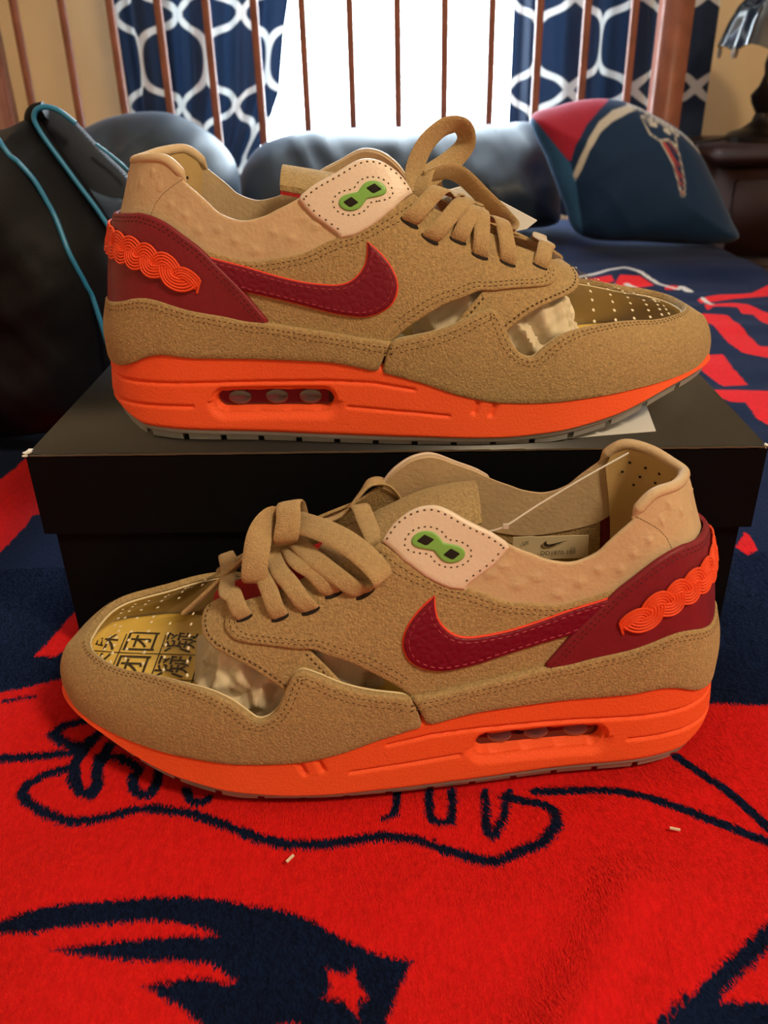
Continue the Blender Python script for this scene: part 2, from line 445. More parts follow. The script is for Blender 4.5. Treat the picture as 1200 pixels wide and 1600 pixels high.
CP_S2 = [[(0.4922, 0.1714), (0.5068, 0.1457), (0.5152, 0.1176), (0.5182, 0.0965)], [(0.5013, 0.1692), (0.5105, 0.1507), (0.5171, 0.128)]]
CP_EYES = [[(0.4689, 0.1988), (0.478, 0.1956)], [(0.4943, 0.1884), (0.5014, 0.1842)]]
LP_OUT = [(-0.5874, 0.1761), (-0.5259, 0.2054), (-0.4788, 0.2214), (-0.4228, 0.2283), (-0.3686, 0.2242), (-0.3166, 0.201), (-0.276, 0.1695), (-0.2553, 0.1326), (-0.2484, 0.0896), (-0.2546, 0.0513), (-0.3031, 0.0334), (-0.432, 0.0295), (-0.5709, 0.0359), (-0.6204, 0.0758)]
MP_OUT = [(-0.2664, 0.0988), (-0.248, 0.1378), (-0.2096, 0.1667), (-0.1375, 0.1825), (-0.0312, 0.1868), (0.1101, 0.186), (0.2278, 0.1879), (0.2982, 0.1907), (0.3326, 0.1728), (0.3511, 0.1195), (0.3566, 0.0509), (0.3472, 0.0134), (0.2608, 0.0057), (0.0744, 0.005), (-0.1117, 0.0115), (-0.2344, 0.0261), (-0.2663, 0.0527)]
BG_BODY = [(-0.4508, 0.2052), (-0.4063, 0.2461), (-0.346, 0.2591), (-0.2989, 0.2637), (-0.2769, 0.2711), (-0.2704, 0.2728), (-0.2678, 0.2663), (-0.2628, 0.2559), (-0.2541, 0.2405), (-0.2425, 0.2198), (-0.2318, 0.2005), (-0.2226, 0.1797), (-0.2204, 0.1477), (-0.2246, 0.1087), (-0.2359, 0.0617), (-0.257, 0.0249), (-0.2924, 0.0117), (-0.3596, 0.0068), (-0.4493, 0.009), (-0.5024, 0.0309), (-0.4853, 0.126)]
BG_PIPE1 = [(-0.2838, 0.2644), (-0.2747, 0.2495), (-0.2704, 0.2443), (-0.261, 0.2311), (-0.254, 0.2141), (-0.2465, 0.1934), (-0.2393, 0.1697), (-0.2336, 0.1436), (-0.229, 0.1119), (-0.2257, 0.0879)]
BG_RIM = [(-0.2181, 0.1808), (-0.2211, 0.188), (-0.2297, 0.2048), (-0.2396, 0.2213), (-0.2492, 0.2378), (-0.2575, 0.2521), (-0.2633, 0.2629), (-0.2659, 0.2716), (-0.2626, 0.2779), (-0.2547, 0.2799), (-0.2462, 0.2775), (-0.2393, 0.2724), (-0.2342, 0.2678)]
BG_MESH = [(-0.2726, 0.2703), (-0.2678, 0.2763), (-0.2612, 0.278), (-0.2535, 0.2755), (-0.2446, 0.2688), (-0.2328, 0.2543), (-0.2221, 0.2411), (-0.2088, 0.226), (-0.2082, 0.2135), (-0.2155, 0.1957), (-0.2258, 0.1797), (-0.2372, 0.2013), (-0.2495, 0.2219), (-0.2612, 0.2429), (-0.2702, 0.2599)]
BG_FLAP = [(-0.2458, 0.2221), (-0.2318, 0.2153), (-0.2194, 0.2105), (-0.2107, 0.2088), (-0.2152, 0.1947), (-0.2236, 0.1835), (-0.2341, 0.2028)]
BG_FLAPPIPE = [(-0.2231, 0.2522), (-0.2141, 0.2449), (-0.2043, 0.2361), (-0.2008, 0.2322)]

# ------------------------------------------------------------------ room shell
WALL = mat('tan_wall', (.78, .58, .34), .9, bump=.15, bscale=120, var=.04, vscale=6)
FLOORM = mat('wood_floor', (.16, .08, .04), .5, var=.2, vscale=3)
CEIL = mat('ceiling_white', (.62, .56, .47), .9)
FRAME = mat('white_frame', (.8, .8, .8), .5)
def struct(o):
    o['kind'] = 'structure'
    return o
X0, X1, Y0, Y1, ZF, ZC = -1.6, 1.7, -1.9, 2.40, -.62, 1.9
WX0, WX1, WZ0, WZ1 = -.47, .53, .02, 1.52
m_ = MB()
for (a, b, c, d) in ((X0, WX0, ZF, ZC), (WX1, X1, ZF, ZC), (WX0, WX1, ZF, WZ0), (WX0, WX1, WZ1, ZC)):
    m_.box(((a + b) / 2, Y1 + .05, (c + d) / 2), ((b - a) / 2, .05, (d - c) / 2))
struct(m_.build('wall_back', WALL, smooth=False))
def slab(name, c, h, m):
    k = MB()
    k.box(c, h)
    return struct(k.build(name, m, smooth=False))
slab('wall_left', (X0 - .05, (Y0 + Y1) / 2, (ZF + ZC) / 2), (.05, (Y1 - Y0) / 2 + .1, (ZC - ZF) / 2), WALL)
slab('wall_right', (X1 + .05, (Y0 + Y1) / 2, (ZF + ZC) / 2), (.05, (Y1 - Y0) / 2 + .1, (ZC - ZF) / 2), WALL)
slab('wall_front', ((X0 + X1) / 2, Y0 - .05, (ZF + ZC) / 2), ((X1 - X0) / 2, .05, (ZC - ZF) / 2), WALL)
slab('floor', ((X0 + X1) / 2, (Y0 + Y1) / 2, ZF - .05), ((X1 - X0) / 2 + .1, (Y1 - Y0) / 2 + .1, .05), FLOORM)
slab('ceiling', ((X0 + X1) / 2, (Y0 + Y1) / 2, ZC + .05), ((X1 - X0) / 2 + .1, (Y1 - Y0) / 2 + .1, .05), CEIL)
win = empty('window_1', (.03, Y1 + .05, WZ0))
win['kind'] = 'structure'
m_ = MB()
w_, h_ = (WX1 - WX0) / 2, (WZ1 - WZ0)
m_.box((-w_ + .02, 0, h_ / 2), (.02, .03, h_ / 2))
m_.box((w_ - .02, 0, h_ / 2), (.02, .03, h_ / 2))
m_.box((0, 0, .02), (w_, .03, .02))
m_.box((0, 0, h_ - .02), (w_, .03, .02))
m_.build('window_frame', FRAME, win, smooth=False)
m_ = MB()
m_.box((0, .012, h_ / 2), (w_ - .035, .002, h_ / 2 - .03))
m_.build('pane', FILM, win, smooth=False)

# ------------------------------------------------------------------ bed
WOOD = mat('cherry_wood', (.270, .090, .055), .42, bump=.1, bscale=60, var=.22, vscale=25, spec=.5)
MATT = mat('mattress_navy', (.012, .016, .034), .9)
bed = empty('bed', (-.085, .80, ZF), 'bed with dark navy mattress carrying the blanket and pillows', 'bed')
bevel_box('mattress', (0, 0, -.159 - ZF), (.69, 1.10, .15), MATT, bed, r=.03, seg=3)
bevel_box('bed_base', (0, 0, -.46 - ZF), (.69, 1.10, .155), WOOD, bed, r=.006)
head = empty('headboard', (-.09, 1.955, ZF), 'cherry wood spindle headboard standing in front of the window', 'headboard')
def bedpart(o):
    o.parent = head
    o.location = (o.location[0] + .09, o.location[1] - 1.955, o.location[2] - ZF)
    return o
LEANB = Matrix.Rotation(R(-2.0), 4, 'X')
HBX = [-.711 + .0950 * k for k in range(14)]
for x in HBX:
    t_ = MB()
    tube(t_, [(x, 1.955, -.30), (x, 1.952, .0), (x, 1.953, .25), (x, 1.960, .50), (x, 1.972, .66)], .0082, 10)
    bedpart(t_.build('slat', WOOD))
for x, hw in ((.607, .029), (-.785, .029)):
    bedpart(bevel_box('post', (x, 1.958, .04), (hw, .030, .66), WOOD, r=.006))
bedpart(bevel_box('top_rail', (-.09, 1.972, .68), (.70, .022, .035), WOOD, r=.008))
bedpart(bevel_box('bottom_rail', (-.09, 1.955, -.30), (.70, .018, .04), WOOD, r=.006))

# ------------------------------------------------------------------ curtains
def curtain_mat():
    m = mat('curtain_navy_trellis', (.010, .024, .058), .85, bump=.2, bscale=900, sheen=.1)
    nt = m.node_tree
    b = nt.nodes['Principled BSDF']
    at = nt.nodes.new('ShaderNodeAttribute')
    at.attribute_name = 'ink'
    r = nt.nodes.new('ShaderNodeMapRange')
    r.inputs['From Min'].default_value = .0012
    r.inputs['From Max'].default_value = -.0012
    nt.links.new(at.outputs['Fac'], r.inputs['Value'])
    mx = nt.nodes.new('ShaderNodeMix')
    mx.data_type = 'RGBA'
    mx.inputs['A'].default_value = (.010, .024, .058, 1)
    mx.inputs['B'].default_value = (.60, .62, .62, 1)
    nt.links.new(r.outputs[0], mx.inputs['Factor'])
    nt.links.new(mx.outputs['Result'], b.inputs['Base Color'])
    # thin cloth lets a little window light through
    tl = nt.nodes.new('ShaderNodeBsdfTranslucent')
    nt.links.new(mx.outputs['Result'], tl.inputs[0])
    ms = nt.nodes.new('ShaderNodeMixShader')
    ms.inputs[0].default_value = .09
    out = nt.nodes['Material Output']
    nt.links.new(b.outputs[0], ms.inputs[1])
    nt.links.new(tl.outputs[0], ms.inputs[2])
    nt.links.new(ms.outputs[0], out.inputs[0])
    return m
CURT = curtain_mat()
def trellis(u, v):
    """distance-like value to a scalloped trellis whose crossings are alternately X-shaped and )(-shaped"""
    a, b = u + v, u - v
    p_, q_ = .080, .150
    sa, sb = 1 - 2 * (np.round(a) % 2), 1 - 2 * (np.round(b) % 2)
    f1 = a + p_ * np.sin(2 * np.pi * b) + q_ * sa * np.sin(np.pi * b)
    f2 = b + p_ * np.sin(2 * np.pi * a) + q_ * sb * np.sin(np.pi * a)
    return np.minimum(np.abs(f1 - np.round(a)), np.abs(f2 - np.round(b)))
def curtain(label, xl, xr, per, ph, y, narrow=None, seed=0):
    nx, nz = 110, 190
    U = np.linspace(0, 1, nx)
    Z = np.linspace(-.05, 1.6, nz)
    uu, zz = np.meshgrid(U, Z)
    xlz = xl
    xrz = np.full_like(zz, xr)
    if narrow is not None:
        xlz = np.interp(zz, *narrow[0]) if narrow[0] else np.full_like(zz, xl)
        xrz = np.interp(zz, *narrow[1]) if narrow[1] else np.full_like(zz, xr)
    xx = xlz + (xrz - xlz) * uu + .006 * np.sin(2 * np.pi * uu * 3 + seed)
    yy = y + .022 * np.sin(2 * np.pi * uu * 3.5 + seed) + .008 * np.sin(2 * np.pi * uu * 9 + 2 * seed + zz * 2)
    ink = (trellis(uu * (xr - xl) / .146 + ph[0], zz / per + ph[1]) - .062) * per * .5
    v = np.stack([xx, yy, zz], -1).reshape(-1, 3)
    f = [(j * nx + i, j * nx + i + 1, (j + 1) * nx + i + 1, (j + 1) * nx + i) for j in range(nz - 1) for i in range(nx - 1)]
    o = mesh_obj('curtain', v, f, CURT, recalc=False)
    at = o.data.attributes.new('ink', 'FLOAT', 'POINT')
    at.data.foreach_set('value', ink.ravel().astype(np.float32))
    return tag(o, label, 'curtain')
curtain('navy trellis curtain hanging beside the bare tan wall, bottom swept aside', -.585, -.20, .185, (.55, .34), 2.20, (None, ([0, .10, .14, .24, .36, .42, 1.6], [-.30, -.295, -.27, -.225, -.205, -.19, -.18])), .7)
curtain('navy trellis curtain hanging straight behind the thick bed post', .312, .765, .190, (.555, .29), 2.20, None, 2.1)

# ------------------------------------------------------------------ nightstand, lamp
NWOOD = mat('dark_walnut', (.030, .010, .008), .45, var=.2, vscale=20)
BRONZE = mat('dark_bronze', (.020, .014, .013), .35, metal=.6, spec=.6)
SHADE = mat('smoked_glass_shade', (.010, .012, .018), .15, spec=.9, coat=1, bump=.5, bscale=30)
CRYST = mat('glass_bead', (.35, .35, .36), .08, spec=1, coat=1)
ns = empty('nightstand', (.935, 1.97, ZF), 'dark reddish brown nightstand beside the bed carrying the lamp', 'nightstand')
hN = .128 - ZF
bevel_box('body', (.0, .02, hN / 2 - .015), (.235, .16, hN / 2 - .015), NWOOD, ns, r=.004)
bevel_box('top', (.0, .02, hN - .014), (.25, .18, .014), NWOOD, ns, r=.005)
bevel_box('drawer_front', (.0, -.148, hN - .13), (.205, .010, .075), NWOOD, ns, r=.004)
dr = bevel_box('door', (.0, -.148, hN - .42), (.205, .010, .19), NWOOD, ns, r=.004)
k_ = MB()
lathe(k_, [(.004, 0), (.006, .012), (.012, .02), (.009, .028), (.001, .03)], (0, 0, 0), 16)
kn = k_.build('knob', BRONZE, ns)
kn.rotation_euler = (R(90), 0, 0)
kn.location = (.0, -.158, hN - .13)
lamp = empty('table_lamp', (.842, 2.02, .128), 'dark bronze table lamp with smoked bell shade on the nightstand', 'lamp')
k_ = MB()
lathe(k_, [(.001, 0), (.070, .0), (.070, .010), (.060, .018), (.040, .024), (.020, .038), (.014, .055), (.026, .075), (.030, .09), (.016, .108), (.009, .13), (.012, .15), (.008, .17), (.008, .235), (.014, .24), (.001, .245)], (0, 0, 0), 28)
k_.build('base', BRONZE, lamp)
k_ = MB()
n_ = 40
prof = [(.016, .285), (.034, .288), (.062, .276), (.084, .252), (.098, .222), (.108, .192), (.112, .182), (.106, .184), (.094, .224), (.080, .250), (.058, .270), (.030, .281), (.016, .280)]
v_, f_ = [], []
for (r, z) in prof:
    for k in range(n_):
        a = 2 * math.pi * k / n_
        s = 1 + .06 * math.cos(8 * a) * (r / .112)
        v_.append((r * s * math.cos(a), r * s * math.sin(a), z + .006 * math.cos(8 * a) * (r / .112)))
for i in range(len(prof)):
    for k in range(n_):
        j = (i + 1) % len(prof)
        f_.append((i * n_ + k, i * n_ + (k + 1) % n_, j * n_ + (k + 1) % n_, j * n_ + k))
mesh_obj('lamp_shade', v_, f_, SHADE, lamp)
for k in range(8):
    a = 2 * math.pi * (k + .5) / 8
    b_ = MB()
    lathe(b_, [(.0005, -.014), (.004, -.008), (.005, 0), (.003, .006), (.0005, .010)], (.106 * math.cos(a), .106 * math.sin(a), .174), 10)
    b_.build('bead', CRYST, lamp)
k_ = MB()
tube(k_, catmull([(.80, 2.00, .135), (.76, 1.97, .140), (.72, 1.95, .136), (.690, 1.945, .133), (.676, 1.95, .120), (.672, 1.96, .0), (.672, 1.98, -.2)], 6), .0028, 8)
tag(k_.build('power_cord', mat('black_cord', (.01, .01, .012), .5)), 'black power cord running over the nightstand edge from the lamp', 'cord')

# ------------------------------------------------------------------ puffy cloth shapes
def puff(name, outline, T, y, m, parent=None, D=None, step=.012, tilt=0, wr=.004, wscale=14, attr=None, back=.6, seed=0, pw=.5):
    """cushion-like solid from an (x, z) outline standing in the plane y, bulging by T to the front"""
    P2 = resample(np.vstack([catmull(outline, 8, True), catmull(outline, 8, True)[:1]]), step * .8)[:-1]
    pts, tris = fill2d(P2, step, rings=(step * .12, step * .4))
    nxt = np.roll(P2, -1, 0)
    d = seg_dist(pts, P2, nxt)
    d[d < 1e-5] = 0
    D = D or d.max()
    h = (1 - (1 - np.minimum(d / D, 1)) ** 2) ** pw
    cx, cz = P2.mean(0)
    w = (vnoise(np.c_[pts * wscale, np.full(len(pts), seed + .3)]) - .5) + .5 * (vnoise(np.c_[pts * wscale * 2.3, np.full(len(pts), seed + 5.3)]) - .5)
    for (ca, sa, q0) in ((.8, .6, 1.7), (-.5, .86, 6.1)):
        U_ = (pts[:, 0] * ca + pts[:, 1] * sa) * wscale * 2.2
        V_ = (-pts[:, 0] * sa + pts[:, 1] * ca) * wscale * .55
        rid = 1 - np.abs(vnoise(np.c_[U_, V_, np.full(len(pts), seed + q0)]) * 2 - 1)
        w = w + .38 * (rid ** 2 - .4)
    zmin = P2[:, 1].min()
    def put(sgn, amt):
        yy = y - sgn * (T * amt * h) - sgn * wr * w * h * 2
        yy = yy + (pts[:, 1] - zmin) * math.tan(tilt)
        return np.stack([pts[:, 0], yy, pts[:, 1]], 1)
    n = len(pts)
    V = np.vstack([put(1, 1), put(-1, back)])
    F = list(tris) + [tuple(i + n for i in reversed(t)) for t in tris] + [(a, a + n, b + n, b) for a, b in [(e[1], e[0]) for e in boundary_edges(tris)]]
    o = mesh_obj(name, V, F, m, parent, weld=1e-6, recalc=True)
    if attr:
        co = np.empty(len(o.data.vertices) * 3)
        o.data.vertices.foreach_get('co', co)
        co = co.reshape(-1, 3)
        for an, fn in attr.items():
            at = o.data.attributes.new(an, 'FLOAT', 'POINT')
            at.data.foreach_set('value', fn(co[:, [0, 2]]).astype(np.float32))
    return o
PILLOW = mat('slate_satin', (.022, .038, .066), .5, bump=.15, bscale=700, var=.10, vscale=9, spec=.5, sheen=.2, sheen_tint=(.6, .7, .9))
tag(puff('pillow', LP_OUT, .10, 1.62, PILLOW, tilt=R(22), wr=.020, wscale=13, seed=3), 'slate blue satin pillow behind the backpack', 'pillow')
tag(puff('pillow', MP_OUT, .10, 1.72, PILLOW, tilt=R(22), wr=.022, wscale=9, seed=8), 'wide slate blue satin pillow leaning under the window', 'pillow')
def ink_mat(name, base, layers, rough=.9, bump=.5, bscale=900, sheen=.5, fuzz=0., fscale=400, soft=.0006, fold=None, spec=.2, stretch=None):
    """cloth with printed / woven shapes; each layer is (attribute, colour) painted where the distance is negative"""
    m = mat(name, base, rough, bump=bump, bscale=bscale, sheen=sheen, spec=spec, sheen_tint=(.7, .8, 1))
    nt = m.node_tree
    b = nt.nodes['Principled BSDF']
    prev = None
    tc = nt.nodes.new('ShaderNodeTexCoord')
    vec = tc.outputs['Object']
    if stretch:
        mp = nt.nodes.new('ShaderNodeMapping')
        mp.inputs['Scale'].default_value = stretch
        nt.links.new(vec, mp.inputs['Vector'])
        vec = mp.outputs[0]
    ns_ = nt.nodes.new('ShaderNodeTexNoise')
    ns_.inputs['Scale'].default_value = fscale
    ns_.inputs['Detail'].default_value = 3
    nt.links.new(vec, ns_.inputs['Vector'])
    fz = nt.nodes.new('ShaderNodeMath')
    fz.operation = 'MULTIPLY_ADD'
    fz.inputs[1].default_value = fuzz * 2
    fz.inputs[2].default_value = -fuzz
    nt.links.new(ns_.outputs['Fac'], fz.inputs[0])
    for an, col in layers:
        at = nt.nodes.new('ShaderNodeAttribute')
        at.attribute_name = an
        ad = nt.nodes.new('ShaderNodeMath')
        ad.operation = 'ADD'
        nt.links.new(at.outputs['Fac'], ad.inputs[0])
        nt.links.new(fz.outputs[0], ad.inputs[1])
        r = nt.nodes.new('ShaderNodeMapRange')
        r.inputs['From Min'].default_value = soft
        r.inputs['From Max'].default_value = -soft
        nt.links.new(ad.outputs[0], r.inputs['Value'])
        mx = nt.nodes.new('ShaderNodeMix')
        mx.data_type = 'RGBA'
        if prev is None:
            mx.inputs['A'].default_value = (*base, 1)
        else:
            nt.links.new(prev, mx.inputs['A'])
        mx.inputs['B'].default_value = (*col, 1)
        nt.links.new(r.outputs[0], mx.inputs['Factor'])
        prev = mx.outputs['Result']
    va = nt.nodes.new('ShaderNodeMapRange')
    va.inputs['From Min'].default_value = .3
    va.inputs['From Max'].default_value = .7
    va.inputs['To Min'].default_value = .85
    va.inputs['To Max'].default_value = 1.15
    nt.links.new(ns_.outputs['Fac'], va.inputs['Value'])
    mv = nt.nodes.new('ShaderNodeMix')
    mv.data_type = 'RGBA'
    mv.blend_type = 'MULTIPLY'
    mv.inputs['Factor'].default_value = 1
    nt.links.new(prev, mv.inputs['A'])
    nt.links.new(va.outputs[0], mv.inputs['B'])
    nt.links.new(mv.outputs['Result'], b.inputs['Base Color'])
    return m
CPM = ink_mat('crest_pillow_cloth', (.006, .026, .078), [('side', (.03, .12, .27)), ('red', (.36, .018, .045)), ('white', (.50, .48, .44)), ('stripe', (.42, .05, .04))], rough=.75, bump=.15, sheen=.2, soft=.0015)
wl_ = lambda P: np.minimum.reduce([sdf_poly(P, CP_BAND), sdf_line(P, CP_TRIM, .004), np.abs(sdf_poly(P, CP_FACE)) - .0016, np.abs(sdf_poly(P, CP_STRIPE)) - .0014] + [sdf_line(P, e, .007) for e in CP_EYES])
st_ = lambda P: np.maximum(sdf_poly(P, CP_STRIPE) + .0016, -np.minimum.reduce([sdf_line(P, e, .0045) for e in CP_S2]))
tag(puff('crest_pillow', CP_OUT, .075, 1.55, CPM, tilt=R(18), wr=.006, wscale=9, step=.005, seed=12,
         attr={'side': lambda P: sdf_poly(P, CP_SIDE), 'red': lambda P: sdf_poly(P, CP_RED), 'white': wl_, 'stripe': st_}),
    'navy throw pillow with red corner, white band and small team crest', 'pillow')

# ------------------------------------------------------------------ backpack
BAGM = mat('black_nylon', (.0035, .0040, .0065), .6, bump=.3, bscale=900, var=.15, vscale=30, spec=.22)
MESHM = mat('spacer_mesh', (.035, .048, .075), .8, bump=.8, bscale=260, kind='wave')
PIPE = mat('blue_piping', (.020, .210, .440), .35, spec=.6)
BAGB = mat('bag_blue_lining', (.035, .065, .120), .7)
bag = empty('backpack', (-.30, .74, 0), 'black nylon backpack with bright blue piping lying beside the box', 'backpack')
def bagp(o):
    o.parent = bag
    o.location = (.30, -.74, 0)
    return o
body_ = bagp(puff('main_body', BG_BODY, .085, .745, BAGM, D=.06, wr=.006, wscale=22, step=.008, back=.9, seed=2))
bagp(puff('mesh_panel', BG_MESH, .008, .752, MESHM, wr=.001, step=.004, back=4., seed=4))
bagp(puff('lining_flap', BG_FLAP, .004, .742, BAGB, wr=.001, step=.004, back=1., seed=5))
def pipe(P2, ys, r):
    P = catmull([(x, y, z) for (x, z), y in zip(P2, ys)], 6)
    t = MB()
    tube(t, P, r, 8)
    return bagp(t.build('piping', PIPE))
from mathutils.bvhtree import BVHTree
bm_ = bmesh.new()
bm_.from_mesh(body_.data)
bvh_ = BVHTree.FromBMesh(bm_)
def on_bag(x, z):
    hit = bvh_.ray_cast(Vector((x, 0, z)), Vector((0, 1, 0)))
    return min(hit[0].y - .001, .690) if hit[0] else .690
pd = catmull([(x, 0, z) for x, z in BG_PIPE1], 4)
pipe([(p[0], p[2]) for p in pd], [on_bag(p[0], p[2]) for p in pd], .0021)
bm_.free()
pipe(BG_RIM, np.full(len(BG_RIM), .728), .0021)
pipe(BG_FLAPPIPE, np.full(len(BG_FLAPPIPE), .735), .0014)
t_ = MB()
tube(t_, catmull([(x - .0045, .738, z - .003) for (x, z) in BG_RIM[:-3]], 6), .007, 10)
bagp(t_.build('padded_rim', BAGM))

# ------------------------------------------------------------------ blanket
def axis(spec):
    out = []
    for a, b, s in spec:
        out += list(np.arange(a, b, s))
    return np.array(out + [spec[-1][1]])
bx_ = axis([(-.77, -.26, .010), (-.26, .30, .0016), (.30, .60, .005)])
by_ = axis([(-.29, .12, .008), (.12, .46, .0016), (.46, .74, .004), (.74, 1.84, .006)])
gx, gy = np.meshgrid(bx_, by_)
P2 = np.stack([gx.ravel(), gy.ravel()], 1)
z_ = .0005 + .0045 * (vnoise(np.c_[P2 * 9, np.full(len(P2), 1.5)]) - .5) + .002 * (vnoise(np.c_[P2 * 26, np.full(len(P2), 4.5)]) - .5)
for ln, amp, wd in B_FOLDS:
    if amp:
        ln = np.array(ln)
        z_ += amp * np.exp(-(seg_dist(P2, ln[:-1], ln[1:]) / wd) ** 2)
# soft rumples further back on the bed
z_ += np.clip((P2[:, 1] - .60) / .4, 0, 1) * np.clip((1.52 - P2[:, 1]) / .12, 0, 1) * (.020 * (vnoise(np.c_[P2[:, 0] * 4, P2[:, 1] * 11, np.full(len(P2), 7.5)]) - .45) + .006 * (vnoise(np.c_[P2[:, 0] * 9, P2[:, 1] * 30, np.full(len(P2), 2.5)]) - .5))
# lies flat under the box and the shoe
k_ = np.clip(1 - sdf_poly(P2, [(-.20, .40), (.21, .395), (.22, .67), (-.18, .67)]) / .03, 0, 1)
z_ = z_ * (1 - k_) + .0010 * k_
k_ = np.clip(1 - sdf_poly(P2, [(-.11, .292), (.06, .290), (.150, .310), (.150, .380), (-.11, .388)]) / .022, 0, 1)
z_ = z_ * (1 - k_) - .0016 * k_
# ends at the sides of the mattress
px_ = P2[:, 0]
red_ = np.minimum.reduce([sdf_poly(P2, r) for r in B_RED])
ink_ = np.minimum.reduce([sdf_poly(P2, p) for p in B_DARK] + [sdf_line(P2, l, w * 1.42) for l, w in B_LINES])
ink_ = np.maximum(ink_, -np.minimum.reduce([sdf_poly(P2, p) for p in B_HOLES]))
red_ = np.maximum(red_, -ink_)
wht_ = np.minimum.reduce([sdf_line(P2, l, w * 2.) for l, w in B_WHITE])
BLK = ink_mat('plush_fleece', (.005, .011, .042), [('red', (.60, .010, .012)), ('white', (.55, .52, .50))], rough=.95, bump=.6, bscale=650, sheen=.10, fuzz=.0030, fscale=420, soft=.0006, spec=.03, stretch=(1.4, .38, 1))
nx_, ny_ = len(bx_), len(by_)
ff = (np.arange(ny_ - 1)[:, None] * nx_ + np.arange(nx_ - 1)[None, :]).ravel()
F_ = np.stack([ff, ff + 1, ff + nx_ + 1, ff + nx_], 1)
V_ = np.stack([px_, P2[:, 1], z_], 1)
me = bpy.data.meshes.new('fleece_blanket')
me.vertices.add(len(V_))
me.vertices.foreach_set('co', V_.astype(np.float32).ravel())
me.loops.add(F_.size)
me.loops.foreach_set('vertex_index', F_.astype(np.int32).ravel())
me.polygons.add(len(F_))
me.polygons.foreach_set('loop_start', np.arange(0, F_.size, 4, dtype=np.int32))
me.polygons.foreach_set('use_smooth', np.ones(len(F_), bool))
me.update(calc_edges=True)
for an, arr in (('red', red_), ('white', wht_)):
    me.attributes.new(an, 'FLOAT', 'POINT').data.foreach_set('value', arr.astype(np.float32))
me.materials.append(BLK)
BLANKET = tag(link(bpy.data.objects.new('fleece_blanket', me)), 'red and navy plush fleece blanket with team emblem spread over the bed', 'blanket')

# short plush pile standing on the front of the blanket
rg_ = np.random.default_rng(21)
NB = 300000
bx = rg_.uniform(-.27, .29, NB)
byy = .13 + (.50 - .13) * rg_.random(NB) ** 1.25
def grid_at(arr, x, y):
    i = np.clip(np.searchsorted(bx_, x) - 1, 0, nx_ - 2)
    j = np.clip(np.searchsorted(by_, y) - 1, 0, ny_ - 2)
    u = (x - bx_[i]) / (bx_[i + 1] - bx_[i])
    v = (y - by_[j]) / (by_[j + 1] - by_[j])
    A_ = arr.reshape(ny_, nx_)
    return (A_[j, i] * (1 - u) + A_[j, i + 1] * u) * (1 - v) + (A_[j + 1, i] * (1 - u) + A_[j + 1, i + 1] * u) * v
under = np.minimum(sdf_poly(np.c_[bx, byy], [(-.19, .40), (.2, .395), (.2, .66), (-.18, .66)]), sdf_poly(np.c_[bx, byy], [(-.09, .305), (-.03, .292), (.06, .292), (.145, .315), (.145, .375), (-.09, .385)]))
kp = under > .001
bx, byy = bx[kp], byy[kp]
NB = len(bx)
bz = grid_at(z_, bx, byy)
bred = grid_at(red_, bx, byy)
nap = 1.9 + 1.6 * (vnoise(np.c_[bx * 14, byy * 14, np.full(NB, 3.3)]) - .5) + rg_.normal(0, .35, NB)
ln_ = rg_.uniform(.0016, .0032, NB)
dx, dy = np.cos(nap), np.sin(nap)
wx, wy = -dy * .00030, dx * .00030
lean = rg_.uniform(.93, .99, NB)
V_p = np.empty((NB, 3, 3))
V_p[:, 0] = np.c_[bx + wx, byy + wy, bz - .0003]
V_p[:, 1] = np.c_[bx - wx, byy - wy, bz - .0003]
V_p[:, 2] = np.c_[bx + dx * ln_ * lean, byy + dy * ln_ * lean, bz + ln_ * np.sqrt(1 - lean ** 2) * .8]
pm = bpy.data.meshes.new('plush_pile')
pm.vertices.add(NB * 3)
pm.vertices.foreach_set('co', V_p.astype(np.float32).ravel())
pm.loops.add(NB * 3)
pm.loops.foreach_set('vertex_index', np.arange(NB * 3, dtype=np.int32))
pm.polygons.add(NB)
pm.polygons.foreach_set('loop_start', np.arange(0, NB * 3, 3, dtype=np.int32))
pm.polygons.foreach_set('use_smooth', np.ones(NB, bool))
pm.update(calc_edges=True)
nr_ = np.c_[dx * -.12, dy * -.12, np.ones(NB)] + rg_.normal(0, .05, (NB, 3))
nr_ /= np.linalg.norm(nr_, axis=1)[:, None]
pm.normals_split_custom_set_from_vertices(np.repeat(nr_, 3, 0).tolist())
pm.attributes.new('red', 'FLOAT', 'POINT').data.foreach_set('value', np.repeat(bred, 3).astype(np.float32))
pm.attributes.new('white', 'FLOAT', 'POINT').data.foreach_set('value', np.ones(NB * 3, np.float32))
PILEM = ink_mat('plush_pile', (.005, .008, .022), [('red', (.66, .017, .014))], rough=.95, bump=0, sheen=.0, fuzz=0., fscale=300, soft=.0004, spec=.02)
pm.materials.append(PILEM)
po = link(bpy.data.objects.new('plush_pile', pm), BLANKET)
po['kind'] = 'stuff'

